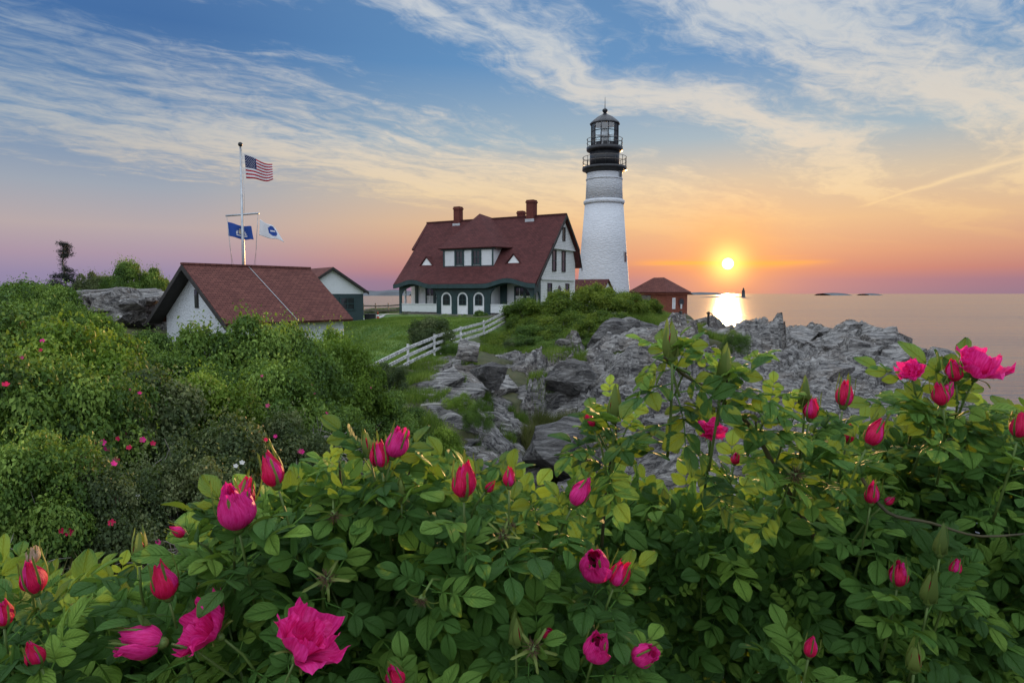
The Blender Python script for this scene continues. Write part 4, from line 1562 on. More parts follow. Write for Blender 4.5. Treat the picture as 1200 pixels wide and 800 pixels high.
# traffic cone and bin by the shed
x_, y_ = P(443, 378, 60).x, 60.0
t = empty('traffic_cone', (x_, y_, sf(x_, y_)), label='small red traffic cone beside the gravel strip', cat='cone')
CR = simple('cone_red', (.55, .06, .03), .5, .05)
MB().box(-.19, .19, -.19, .19, 0, .05).build('base', CR, t)
MB().lathe([(.15, .05), (.11, .3)], 14).lathe([(.08, .48), (.03, .75)], 14).build('cone', CR, t)
MB().lathe([(.112, .3), (.082, .48)], 14).build('band', WHITE, t)
x_, y_ = P(434, 378, 59).x, 59.0
t = empty('bin', (x_, y_, sf(x_, y_)), label='low dark bin standing on the lawn edge by the shed', cat='bin')
MB().box(-.45, .45, -.3, .3, -.05, .55).build('body', BLACK, t)
MB().box(-.5, .5, -.34, .34, .55, .63).build('lid', BLACK, t)

# stone steps going down the bank
t = empty('stone_steps', (P(500, 480, 25).x, 25.0, sf(P(500, 480, 25).x, 25.0)), label='worn stone steps half lost in the bank below the fence', cat='steps')
for k in range(7):
    px_, py_, d_ = 492 + k * 3.4, 455 + k * 7.5, 27.5 - k * .55
    q = Vector((P(px_, py_, d_).x, d_, 0))
    z = sf(q.x, q.y)
    b_ = Vector(t.location)
    w_ = .55 + .1 * math.sin(k * 2)
    M = Matrix.Translation((q.x - b_.x, q.y - b_.y, z - b_.z + .1)) @ Matrix.Rotation(R(8 * math.sin(k * 1.7)), 4, 'Z') @ Matrix.Rotation(R(4 * math.sin(k)), 4, 'Y')
    MB().box(-w_, w_, -.22, .22, -.25, .0, M).build('step', STONE, t)

# ------------------------------------------------------------------ boulders and ledge blocks
def rock_mesh(seed, cuts=9, sub=2, rough=.05):
    """a fractured block: a box trimmed by random planes, then subdivided and roughened"""
    r = random.Random(seed)
    bm = bmesh.new()
    bmesh.ops.create_cube(bm, size=2.0)
    for k in range(cuts):
        n = Vector((r.gauss(0, 1), r.gauss(0, 1), r.gauss(0, .8))).normalized()
        d = r.uniform(.72, 1.05)
        res = bmesh.ops.bisect_plane(bm, geom=bm.verts[:] + bm.edges[:] + bm.faces[:], plane_co=n * d, plane_no=n, clear_outer=True)
        ed = [e for e in res['geom_cut'] if isinstance(e, bmesh.types.BMEdge)]
        if ed:
            bmesh.ops.edgeloop_fill(bm, edges=ed)
    bmesh.ops.triangulate(bm, faces=bm.faces[:])
    if sub:
        bmesh.ops.subdivide_edges(bm, edges=bm.edges[:], cuts=sub, use_grid_fill=True)
        co = np.array([v.co for v in bm.verts])
        d = fbm(co[:, 0] * 2.1 + seed * 7, co[:, 1] * 2.1 + co[:, 2] * 1.7, 4, seed % 60) * rough
        for v, q in zip(bm.verts, d):
            v.co += v.co.normalized() * float(q)
    me_ = bpy.data.meshes.new('rock_block')
    bm.to_mesh(me_)
    bm.free()
    me_.materials.append(ROCK)
    return me_


BLOCKS = [rock_mesh(100 + k, 8 + k % 4, 2, .07) for k in range(10)]
BIG = [rock_mesh(300 + k, 12, 5, .10) for k in range(6)]


def boulder(px_, py_, d_, w, h, dep, rz, label, k, tilt=0.0, sink=.35):
    p_ = P(px_, py_, d_)
    o = link('boulder', BIG[k])
    o.location = (p_.x, d_ + dep * .2, p_.z - h * sink)
    o.scale = (w / 2, dep / 2, h / 2)
    o.rotation_euler = (R(tilt), R(tilt * .6), R(rz))
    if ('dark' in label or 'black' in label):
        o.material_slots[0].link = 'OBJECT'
        o.material_slots[0].material = ROCK_SHADED  # darker base colour stands in for the shade on overhung faces
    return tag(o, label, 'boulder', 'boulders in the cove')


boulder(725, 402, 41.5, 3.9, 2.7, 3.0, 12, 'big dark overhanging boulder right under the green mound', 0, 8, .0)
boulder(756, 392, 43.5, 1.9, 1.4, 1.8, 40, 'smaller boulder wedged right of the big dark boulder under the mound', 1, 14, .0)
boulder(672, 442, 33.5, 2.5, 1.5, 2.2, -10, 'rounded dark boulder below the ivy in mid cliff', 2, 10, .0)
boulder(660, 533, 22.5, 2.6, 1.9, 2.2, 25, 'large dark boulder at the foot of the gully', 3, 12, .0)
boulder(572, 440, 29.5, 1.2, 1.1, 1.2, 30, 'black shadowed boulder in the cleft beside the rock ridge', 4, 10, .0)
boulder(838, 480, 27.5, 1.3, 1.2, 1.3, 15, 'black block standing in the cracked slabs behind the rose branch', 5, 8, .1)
boulder(738, 380, 47.0, 1.4, 1.0, 1.3, 60, 'pale block perched under the shrubs on the mound edge', 4, 16, .0)
boulder(548, 412, 35.0, 1.1, .9, 1.1, 5, 'pale upright stone at the head of the rock ridge', 1, 20, .0)


def ledge(name, label, spots, n, seed, cat='rock ledge', smin=.4, smax=1.5):
    """loose and half-sunk blocks that build up one ledge"""
    r = random.Random(seed)
    cx, cy = spots[0][0], spots[0][1]
    t = empty(name, (cx, cy, sf(cx, cy)), label=label, cat=cat)
    for k in range(n):
        a = r.choice(spots)
        f = r.random() ** .5
        q = r.uniform(0, 6.283)
        x, y = a[0] + a[2] * f * math.cos(q), a[1] + a[2] * f * math.sin(q)
        s = smin + (smax - smin) * r.random() ** 1.8
        o = link('block', r.choice(BLOCKS), t)
        z = sf(x, y)
        o.location = (x - cx, y - cy, z - s * .22 - t.location.z)
        o.scale = (s * r.uniform(1.0, 1.7), s * r.uniform(.5, .9), s * r.uniform(.35, .62))
        o.rotation_euler = (r.gauss(R(14), R(8)), r.gauss(R(-6), R(9)), R(32) + r.gauss(0, R(12)))
    return t


ledge('rock_ledge', 'long fractured grey rock headland running out to the sea at the right', [(27, 64, 5), (33, 60, 4), (24, 57, 5), (22, 64, 3.5), (28, 55, 4), (24, 47, 4)], 80, 5, smin=.6, smax=1.9)
ledge('rock_ledge', 'layered rock ridge running down the cove from the fence', [(-2.6, 32.5, 1.5), (-2.0, 30, 1.4), (-1.2, 26, 1.2), (-.6, 22.5, 1.0), (-1.6, 34, 1.0)], 60, 6, smin=.25, smax=.85)
ledge('rock_ledge', 'pale sloping rock slabs in the middle of the cove', [(5, 33, 3), (8, 31, 3), (7, 25, 2.5), (11, 37, 3), (4, 28, 1.6)], 46, 8, smin=.25, smax=.9)
ledge('rock_ledge', 'dark broken rocks under the shrubs of the mound', [(4.0, 42.5, 1.2), (6.4, 43.4, 1.2), (8.5, 44.5, 1.2), (10.0, 46.2, 1.0)], 26, 9, smin=.35, smax=1.0)
ledge('rock_ledge', 'rocks in the gap between brick hut and headland', [(20.5, 70, 2.2), (23, 74, 2), (18.5, 64, 2.0)], 20, 12, smin=.4, smax=1.2)
ledge('rock_ledge', 'few earthy stones in the bank below the left shrubs', [(-3.0, 7.4, .5), (-2.6, 9.0, .6), (-3.9, 8.4, .5)], 22, 13, smin=.08, smax=.3)
# dark rock standing off the tip
o = link('boulder', BIG[2])
p_ = P(1100, 409, 58)
o.location = (p_.x, p_.y, p_.z - .6)
o.scale = (1.3, 1.2, .7)
o.rotation_euler = (R(8), R(12), R(20))
tag(o, 'black rock at the seaward tip of the right headland', 'boulder', 'boulders in the cove')
# bare knoll beside the garage
kn = empty('rock_outcrop', (P(125, 360, 47).x, 47.0, 9.4), label='bare pale rock knoll between small tree and garage', cat='rock outcrop')
KM = rock_mesh(77, 7, 7, .10)
for (px_, py_, d_, sx, sy, sz, rz, k) in ((118, 362, 46, 2.5, 2.0, 1.25, 10, 0), (156, 363, 47, 1.9, 2.0, 1.25, 50, 1), (132, 376, 44, 2.3, 1.6, .9, -20, 2), (94, 370, 45, 1.4, 1.5, .9, 30, 3), (168, 374, 45, 1.3, 1.4, .8, 75, 4), (140, 358, 46.5, 1.1, 1.2, .8, 20, 5), (104, 360, 44.5, 1.0, 1.0, .7, 64, 2)):
    o = link('block', BIG[k] if k else KM, kn)
    p_ = P(px_, py_, d_)
    o.location = Vector((p_.x, d_, p_.z)) - Vector(kn.location)
    o.scale = (sx, sy, sz)
    o.rotation_euler = (R(5), R(-4), R(rz))

rk_ = random.Random(8)
for k in range(30):
    o = link('block', BLOCKS[k % 10], kn)
    px_ = rk_.uniform(82, 180)
    p_ = P(px_, 350 + abs(px_ - 130) * .12 + rk_.uniform(-4, 22), rk_.uniform(43.2, 46))
    o.location = p_ - Vector(kn.location)
    q = rk_.uniform(.35, .95)
    o.scale = (q * 1.4, q, q * .55)
    o.rotation_euler = (rk_.gauss(0, .2), rk_.gauss(0, .2), rk_.uniform(0, 3))


# ------------------------------------------------------------------ shrubs
def leaf_cloud(n, seed, lobes=20, leaf=.034, flat=.8, open_=.0, aspect=.62):
    """leaves on the shells of many small lobes: a unit shrub standing on z = 0, top near z = 1"""
    g = np.random.default_rng(seed)
    C, Rr = [], []
    for k in range(lobes):
        th = g.uniform(0, 2 * math.pi)
        ph = math.acos(g.uniform(-.15, 1.0))
        r_ = g.uniform(.42, .78)
        C.append((r_ * math.sin(ph) * math.cos(th), r_ * math.sin(ph) * math.sin(th), .36 + .52 * math.cos(ph) * r_ / .72))
        Rr.append(g.uniform(.12, .27))
    C, Rr = np.array(C), np.array(Rr)
    w = Rr ** 2
    li = g.choice(lobes, n, p=w / w.sum())
    d = g.normal(size=(n, 3))
    d /= np.linalg.norm(d, axis=1)[:, None]
    d[:, 2] = np.where(d[:, 2] < -.3, -d[:, 2], d[:, 2])
    rr_ = Rr[li] * (1 - .42 * g.random(n) ** 2.0) * (1 + .30 * vnoise(d[:, 0] * 3 + li * 3.1, d[:, 1] * 3 + d[:, 2] * 2.3, seed % 50))
    pos = C[li] + d * rr_[:, None] * np.array([1, 1, flat])
    # stray sprigs
    k = g.random(n) < .10
    pos[k] += d[k] * g.uniform(.02, .17, (k.sum(), 1))
    keep = pos[:, 2] > .01
    pos, d, li = pos[keep], d[keep], li[keep]
    m = len(pos)
    nrm = d * .8 + np.array([0, 0, .5]) + g.normal(size=(m, 3)) * .55
    nrm /= np.linalg.norm(nrm, axis=1)[:, None]
    t = np.cross(nrm, g.normal(size=(m, 3)))
    t /= np.linalg.norm(t, axis=1)[:, None]
    b = np.cross(nrm, t)
    L = leaf * g.uniform(.6, 1.35, m)[:, None]
    W_ = L * aspect
    fold = nrm * L * .16
    V = np.stack([pos - t * L * .5, pos + b * W_ * .5 + fold - t * L * .03, pos + t * L * .5, pos - b * W_ * .5 + fold - t * L * .03], 1).reshape(-1, 3)
    i4 = np.arange(m) * 4
    F_ = np.concatenate([np.stack([i4, i4 + 1, i4 + 2], -1), np.stack([i4, i4 + 2, i4 + 3], -1)])
    tl = g.random(lobes)
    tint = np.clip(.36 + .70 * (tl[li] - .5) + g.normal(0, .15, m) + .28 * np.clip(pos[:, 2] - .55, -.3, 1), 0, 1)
    return V, F_, np.repeat(tint, 4), pos, nrm


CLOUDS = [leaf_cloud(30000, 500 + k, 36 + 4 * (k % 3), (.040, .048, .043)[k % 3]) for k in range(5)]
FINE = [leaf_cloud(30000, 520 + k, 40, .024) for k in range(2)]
CTOP = {(k, False): float(np.percentile(c[3][:, 2], 98.5)) for k, c in enumerate(CLOUDS)}
CTOP.update({(k, True): float(np.percentile(c[3][:, 2], 98.5)) for k, c in enumerate(FINE)})
_cm = {}


def cloud_mesh(k, mat, fine=False):
    key = (k, mat.name, fine)
    if key not in _cm:
        V, F_, ti, _, _ = FINE[k % 2] if fine else CLOUDS[k]
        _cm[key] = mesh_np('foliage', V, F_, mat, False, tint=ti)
    return _cm[key]


def branch_mesh(seed, n=16, reach=.95, mat=TWIG, thick=.012, low=.0):
    r = random.Random(seed)
    mb = MB()
    for k in range(n):
        a = r.uniform(0, 6.283)
        el = r.uniform(.15, 1.3)
        d = Vector((math.cos(a) * math.cos(el), math.sin(a) * math.cos(el), math.sin(el)))
        p_ = Vector((r.uniform(-.15, .15), r.uniform(-.15, .15), low))
        pts = [p_]
        L = reach * r.uniform(.6, 1.0)
        for q in range(5):
            d = (d + Vector((r.gauss(0, .2), r.gauss(0, .2), r.gauss(.05, .15)))).normalized()
            p_ = p_ + d * L / 5
            pts.append(p_)
        mb.tube(pts, [thick * (1 - .16 * q) for q in range(6)], 4)
        for q in range(3):
            i = r.randint(1, 4)
            dd = (d + Vector((r.gauss(0, .7), r.gauss(0, .7), r.gauss(0, .5)))).normalized()
            mb.tube([pts[i], pts[i] + dd * L * .18, pts[i] + dd * L * .3 + Vector((0, 0, .03))], [thick * .5, thick * .35, thick * .15], 3)
    return mb.mesh('branches', mat)


BRANCH = [branch_mesh(40 + k) for k in range(3)]


def twig_spray(seed, n=60):
    """bare grey twigs hanging out of a shrub's shaded foot"""
    r = random.Random(seed)
    mb = MB()
    for k in range(n):
        p_ = Vector((r.uniform(-.5, .5), r.uniform(-.1, .15), r.uniform(.2, .7)))
        d = Vector((r.gauss(.2, .6), r.gauss(-.25, .25), r.gauss(-.15, .55))).normalized()
        pts = [p_]
        for q in range(4):
            d = (d + Vector((r.gauss(0, .22), r.gauss(0, .15), r.gauss(-.06, .2)))).normalized()
            p_ = p_ + d * r.uniform(.07, .16)
            pts.append(p_)
        mb.tube(pts, [.010, .008, .006, .0045, .002], 3)
    return mb.mesh('bare_twigs', TWIG)


SPRAYS = [twig_spray(60 + k) for k in range(3)]


def blossom_mesh(mat, seed):
    r = random.Random(seed)
    V, Fs = [], []
    for k in range(5):
        a = 2 * math.pi * k / 5 + r.uniform(-.1, .1)
        ca, sa = math.cos(a), math.sin(a)
        b = len(V)
        for (u, w, z) in ((0, 0, 0), (.5, .42, .12), (1.0, .30, .28 + r.uniform(-.1, .1)), (1.0, -.30, .28), (.5, -.42, .12)):
            V.append((u * ca - w * sa, u * sa + w * ca, z))
        Fs.append((b, b + 1, b + 2, b + 3, b + 4))
    return mesh_np('blossom', V, Fs, mat, True, uv=[(v[0], v[1]) for v in V])


BLOOM = {'pink': [blossom_mesh(PPINK, 1), blossom_mesh(PPINK, 2)], 'magenta': [blossom_mesh(PMAG, 3), blossom_mesh(PMAG, 4)],
         'crimson': [blossom_mesh(PRED, 5)], 'white': [blossom_mesh(PWHITE, 6)]}


def shrub(px_, py_top, d_, r_, label, k=0, mat=SHRUB, group='shrubs of the rocky shore', blooms=(), twigs=0, fine=False, name='shrub', squash=1.0, base=None, yaw=None):
    top = P(px_, py_top, d_)
    x, y = top.x, d_
    g = base if base is not None else sf(x, y) - .25
    h = top.z - g
    if h < 1.3 and base is None:
        g, h = top.z - 1.3, 1.3
    h = h / CTOP[(k % 2, True) if fine else (k, False)]
    yaw = rnd.uniform(0, 6.28) if yaw is None else yaw
    t = empty(name, (x, y, g), yaw, label=label, cat='shrub', group=group)
    fo = link('foliage', cloud_mesh(k, mat, fine), t)
    fo.scale = (r_, r_ * squash, h)
    fo['kind'] = 'stuff'
    br = link('branches', BRANCH[k % 3], t)
    br.scale = (r_ * .85, r_ * .85, h * .9)
    cy, sy = math.cos(-yaw), math.sin(-yaw)
    _, _, _, pos, nrm = FINE[k % 2] if fine else CLOUDS[k]
    if blooms:
        # blossoms on the outside of the crown, on the side towards the viewer
        wx = pos[:, 0] * math.cos(yaw) - pos[:, 1] * math.sin(yaw)
        wy = pos[:, 0] * math.sin(yaw) + pos[:, 1] * math.cos(yaw)
        tocam = -(wx * x + wy * y) / math.hypot(x, y)
        rad_ = np.hypot(np.hypot(pos[:, 0], pos[:, 1]), (pos[:, 2] - .3))
        ok = np.where((tocam > .3) & (rad_ > .80))[0]
        if len(ok) < 20:
            ok = np.where(tocam > .25)[0]
        for kind, n in blooms:
            for q in range(n):
                j = int(ok[rnd.randrange(len(ok))])
                b_ = link('blossom', rnd.choice(BLOOM[kind]), t)
                nn = Vector(nrm[j])
                off = Vector((pos[j][0], pos[j][1], 0)).normalized() * .04
                b_.location = (pos[j][0] * r_ * 1.02 + off.x, pos[j][1] * r_ * squash * 1.02 + off.y, pos[j][2] * h)
                tc = Vector((-x, -y, 0)).normalized()
                tc = Vector((tc.x * cy - tc.y * sy, tc.x * sy + tc.y * cy, .5))
                b_.rotation_euler = (nn * .5 + tc).to_track_quat('Z', 'Y').to_euler()
                s = rnd.uniform(.026, .042)
                b_.scale = (s, s, s)
    for q in range(twigs):
        s_ = link('bare_twigs', SPRAYS[q % 3], t)
        a = math.atan2(-y, -x) - yaw + rnd.uniform(-.7, .7)
        s_.location = (math.cos(a) * r_ * .96, math.sin(a) * r_ * .96, -.05)
        s_.rotation_euler = (0, 0, a + math.pi / 2)
        s_.scale = (r_ * .95,) * 3
    return t


PK = (('pink', 4), ('crimson', 3), ('magenta', 2))
GB = 'shrubs on the bank left of the cove'
shrub(5, 376, 12.0, 1.6, 'tall green shrub at the left edge under the dark railing', 0, SHRUB, GB, PK, 0)
shrub(92, 390, 11.0, 1.3, 'yellowish green shrub just below the dark pipe railing', 1, SHRUBY, GB, PK)
shrub(140, 402, 14.0, 1.25, 'round green shrub left of the garage gable', 2, SHRUB, GB, PK)
shrub(196, 420, 13.0, 1.1, 'small shrub touching the lower corner of the garage gable', 3, SHRUB, GB, (('pink', 3), ('white', 2)))
shrub(25, 432, 8.2, 1.15, 'shrub with pink blooms at the left edge halfway down the bank', 4, SHRUB, GB, (('magenta', 4), ('pink', 3), ('crimson', 3)), 1)
shrub(88, 438, 8.8, 1.15, 'rose shrub with magenta blooms in the middle of the left bank', 0, SHRUB, GB, (('magenta', 5), ('crimson', 3)), 1)
shrub(152, 446, 9.4, 1.2, 'rose shrub with red blooms right of the magenta one on the bank', 1, SHRUBD, GB, (('crimson', 5), ('magenta', 2)), 1)
shrub(40, 520, 6.7, .85, 'low rose shrub at the left edge near the foot of the bank', 2, SHRUB, GB, (('magenta', 4), ('crimson', 3)), 1)
shrub(112, 548, 7.0, .80, 'low rose shrub above the bare earth of the bank', 3, SHRUBD, GB, (('magenta', 3), ('crimson', 3)), 2)
shrub(232, 446, 10.5, 1.15, 'shrub dotted with white blossoms in the middle of the bank', 2, SHRUBY, GB, (('white', 7), ('pink', 2)), 1)
shrub(262, 500, 9.0, .95, 'lower shrub with white blossoms above grey bare twigs', 4, SHRUBD, GB, (('white', 7), ('crimson', 3)), 2)
shrub(205, 540, 7.8, .85, 'dull shrub with many bare grey twigs near the foreground roses', 0, SHRUBD, GB, (('white', 3), ('magenta', 2)), 3)
shrub(276, 380, 16.0, 1.6, 'tall dense shrub hiding the near corner of the garage', 1, SHRUB, GB, (('pink', 3), ('crimson', 2)))
shrub(335, 387, 18.0, 1.6, 'tall dense shrub under the middle of the garage roof', 3, SHRUB, GB, (('pink', 3),))
shrub(390, 394, 20.0, 1.4, 'bright yellow green shrub at the right end of the garage', 0, SHRUBY, GB, (('pink', 2),))
shrub(315, 430, 13.0, 1.35, 'dark shrub with scattered pink blooms below the garage', 2, SHRUB, GB, (('pink', 6), ('magenta', 2)), 1)
shrub(362, 420, 16.0, 1.4, 'shrub with a cluster of pink blooms above the cove', 4, SHRUB, GB, (('pink', 9),), 0)
shrub(412, 428, 19.5, 1.35, 'bright green shrub at the lower end of the rail fence', 1, SHRUBY, GB, (('pink', 3),))
shrub(330, 490, 11.2, 1.05, 'dark green shrub hanging over the cove behind the tall bud', 3, SHRUBD, GB, (('magenta', 4), ('pink', 2)), 2)
shrub(392, 482, 14.5, 1.25, 'shrub over the cove behind the open pink bloom', 0, SHRUB, GB, (('magenta', 5), ('pink', 2)), 1)
shrub(450, 462, 20.5, 1.4, 'rounded shrub beside the stone steps', 2, SHRUB, GB, (('pink', 3), ('magenta', 2)))
shrub(472, 500, 18.5, 1.05, 'low shrub at the edge of the cove under the stone steps', 4, SHRUB, GB, (('pink', 3),))
shrub(455, 428, 27.0, .95, 'dark shrub just under the lowest fence panel', 1, SHRUBD, GB)
shrub(505, 374, 39.5, 1.65, 'dark purplish shrub growing through the rail fence', 2, SHRUBD, None, (('white', 6),), 0)
shrub(528, 400, 38.0, .9, 'small green shrub at the foot of the fence by the rocks', 3, SHRUB, None, (('white', 3),), 0, True)
GM = 'shrubs on the mound'
shrub(614, 374, 48.0, 1.5, 'green shrub on the mound beside the upper fence end', 0, MOUND, GM, (), 0, False)
shrub(618, 352, 50.0, 2.3, 'tall green shrub in front of the house gable', 1, MOUND, GM)
shrub(655, 343, 51.0, 2.6, 'broad green shrub between house gable and tower', 3, MOUND, GM)
shrub(697, 336, 52.0, 2.7, 'highest bright shrub on the mound below the tower', 0, MOUND, GM)
shrub(733, 344, 54.0, 2.2, 'bright shrub on the mound right below the tower foot', 2, MOUND, GM)
shrub(668, 368, 47.5, 2.2, 'low spreading shrub over the cliff edge in the middle of the mound', 4, MOUND, GM, (), 0, False)
shrub(712, 366, 48.5, 2.0, 'yellowish shrub just above the big dark boulder', 1, MOUND, GM)
shrub(622, 382, 45.5, 1.6, 'dark shrub at the left flank of the mound', 2, SHRUB, GM)
shrub(648, 398, 43.0, 2.0, 'ivy like shrub spilling down the cliff under the mound', 0, SHRUB, GM, (), 0, True)
shrub(634, 412, 41.5, 1.5, 'lower tongue of the ivy like shrub on the cliff', 1, SHRUB, GM, (), 0, True)
shrub(600, 398, 44.0, 1.3, 'small dark shrub between the rock ridge and the mound', 3, SHRUBD, GM)
shrub(655, 386, 45.0, 1.8, 'shrub on the steep middle of the mound above the ivy', 1, MOUND, GM)
shrub(690, 398, 43.5, 1.5, 'shrub clinging to the cliff left of the big dark boulder', 2, SHRUB, GM, (), 0, True)
shrub(760, 352, 57.0, 1.6, 'low shrub on the slope between tower foot and brick hut', 4, MOUND, GM)
shrub(775, 372, 54.0, 1.3, 'low shrub on the grassy slope below the brick hut', 3, MOUND, GM)
shrub(578, 398, 44.5, 1.2, 'low leafy shrub below the last fence panel', 0, MOUND, GM)
shrub(606, 386, 46.0, 1.5, 'leafy shrub on the left shoulder of the mound', 4, MOUND, GM)
shrub(640, 372, 47.5, 2.0, 'leafy shrub in the middle of the mound under the gable', 2, MOUND, GM)
shrub(684, 376, 46.5, 1.9, 'leafy shrub on the mound straight below the highest shrub', 3, MOUND, GM)
shrub(615, 394, 44.3, 1.6, 'dense shrub low on the left flank above the ivy', 1, SHRUB, GM)
shrub(660, 408, 41.8, 1.5, 'trailing shrub hanging on the cliff right of the ivy', 4, SHRUB, GM)
GR = 'shrubs in the rocks'
shrub(730, 424, 37.0, 1.2, 'low green shrub in the rocks right of the rounded boulder', 0, SHRUB, GR, (), 0, True)
shrub(862, 388, 50.0, 1.35, 'green shrub in the rocks below the grey rail fence', 1, SHRUB, GR, (), 0, True)
shrub(540, 462, 24.5, .85, 'tall pale green shrub right of the stone steps', 1, SHRUBY, GR, (), 0, True)
shrub(560, 470, 23.0, .7, 'narrow green shrub against the rock ridge', 0, SHRUB, GR, (), 0, True)
shrub(520, 505, 19.0, .8, 'green shrub where the bank meets the foreground roses', 3, SHRUBY, GR)
GH = 'shrubs along the house front'
shrub(474, 369, 63.8, 1.3, 'clipped dark hedge bush at the left porch', 1, SHRUBD, GH)
shrub(495, 370.5, 62.6, 1.25, 'clipped dark hedge bush left of the arched windows', 2, SHRUBD, GH)
shrub(521, 369.5, 61.0, 1.1, 'yellowish bush under the first arched window', 3, SHRUBY, GH)
shrub(545, 370, 60.0, 1.1, 'yellowish bush under the middle arched window', 0, SHRUBY, GH)
shrub(563, 365, 59.2, 1.0, 'taller green bush under the last arched window', 4, SHRUB, GH)
shrub(443, 362, 76, 2.4, 'dark hedge bush on the skyline beside the shed', 2, SHRUBD, GH)
shrub(466, 362, 78, 2.2, 'dark hedge bush on the skyline beside the house', 0, SHRUBD, GH)
GK = 'shrubs on the knoll'
shrub(150, 309, 52.0, 2.3, 'round dark bush on the skyline behind the rock knoll', 3, SHRUB, GK)
shrub(178, 318, 53.0, 1.5, 'smaller bush on the skyline beside the garage ridge', 1, SHRUB, GK)
shrub(108, 322, 52.0, 1.7, 'low bush on the skyline between tree and round bush', 0, SHRUBD, GK)
shrub(20, 334, 33.0, 2.3, 'wide low shrub on the skyline at the left edge', 4, SHRUB, GK)
shrub(62, 338, 32.0, 1.9, 'low shrub left of the rock knoll', 2, SHRUB, GK)
shrub(-25, 350, 22.0, 2.2, 'shrub cut by the left edge below the skyline', 1, SHRUB, GK)
shrub(62, 356, 27.0, 1.4, 'shrub standing behind the dark pipe railing', 0, SHRUB, GK)
shrub(176, 392, 27.0, 1.5, 'low shrub in the gap between rock knoll and garage gable', 4, SHRUB, GK)
shrub(115, 372, 28.0, 1.4, 'low shrub in front of the rock knoll', 3, SHRUBY, GK)


# ------------------------------------------------------------------ the small wind-shaped pine
def pine():
    p_ = P(76, 334, 50)
    g = sf(p_.x, 50.0)
    t = empty('pine_tree', (p_.x, 50.0, g), label='small dark wind-shaped pine on the skyline at the left', cat='tree')
    H = P(76, 284, 50).z - g
    r = random.Random(4)
    trunk = MB().tube([(0, 0, -.2), (.06, 0, H * .4), (-.1, 0, H * .7), (.02, 0, H * .95)], [.10, .08, .055, .02], 7)
    tips = []
    for k in range(46):
        f = .06 + .92 * (k / 46)
        if .60 < f < .76 and k % 3:
            continue
        z = H * f
        w = 2.0 * (1 - f * 1.3) if f < .58 else (.16 if f < .76 else .95 * (1.35 - f))
        a = r.uniform(0, 6.28)
        e = Vector((math.cos(a) * w, math.sin(a) * w, z + r.uniform(-.05, .2)))
        trunk.tube([(0, 0, z - .1), e * .5 + Vector((0, 0, z * .5)), e], [.03, .02, .008], 4)
        tips.append((e, w))
    trunk.build('trunk', TWIG, t)
    V, Fs = [], []
    for e, w in tips:
        for q in range(int(60 + 260 * w)):
            f = r.uniform(.2, 1.05)
            c = Vector((e.x * f, e.y * f, e.z)) + Vector((r.gauss(0, .13), r.gauss(0, .13), r.gauss(0, .09)))
            d = Vector((r.gauss(0, 1), r.gauss(0, 1), r.gauss(.2, .6))).normalized() * r.uniform(.08, .16)
            s_ = d.cross(Vector((r.gauss(0, 1), r.gauss(0, 1), 1))).normalized() * .022
            b = len(V)
            V += [c - s_, c + s_, c + d]
            Fs.append((b, b + 1, b + 2))
    c = link('crown', mesh_np('crown', V, Fs, NEEDLE), t)
    c['kind'] = 'stuff'


pine()


# ------------------------------------------------------------------ grass
def grass_patch(name, label, n, sampler, h, w, mat, seed, lean=.35):
    g = np.random.default_rng(seed)
    x, y = sampler(g, n)
    z = surf(x, y)
    m = len(x)
    a = g.uniform(0, 2 * math.pi, m)
    hh = h * g.uniform(.45, 1.25, m)
    ww = w * g.uniform(.7, 1.3, m)
    dx, dy = np.cos(a), np.sin(a)
    lx, ly = g.normal(.15, lean, m) * hh, g.normal(0, lean, m) * hh
    base = np.stack([x, y, z - .02], -1)
    s_ = np.stack([dx * ww, dy * ww, np.zeros(m)], -1)
    mid = base + np.stack([lx * .35, ly * .35, hh * .6], -1)
    tip = base + np.stack([lx, ly, hh], -1)
    V = np.stack([base - s_, base + s_, mid + s_ * .7, mid - s_ * .7, tip], 1).reshape(-1, 3)
    i5 = np.arange(m) * 5
    F_ = np.concatenate([np.stack([i5, i5 + 1, i5 + 2], -1), np.stack([i5, i5 + 2, i5 + 3], -1), np.stack([i5 + 3, i5 + 2, i5 + 4], -1)])
    tint = np.clip(g.normal(.42, .2, m) + .35 * vnoise(x * .8, y * .8, seed), 0, 1)
    o = link(name, mesh_np(name, V, F_, mat, False, tint=np.repeat(tint, 5)))
    return tag(o, label, 'grass', kind='stuff')


def in_discs(discs, keepout=None):
    D_ = np.array(discs, float)

    def f(g, n):
        k = g.choice(len(D_), n, p=D_[:, 2] ** 2 / (D_[:, 2] ** 2).sum())
        q, r_ = g.uniform(0, 2 * math.pi, n), np.sqrt(g.random(n)) * D_[k, 2]
        x, y = D_[k, 0] + r_ * np.cos(q), D_[k, 1] + r_ * np.sin(q)
        ok = np.ones(n, bool)
        for cx, cy, rr_, _ in FLATS[:1] + FLATS[3:4]:
            ok &= np.hypot(x - cx, y - cy) > rr_ * .85
        if keepout is not None:
            ok &= keepout(x, y)
        return x[ok], y[ok]
    return f


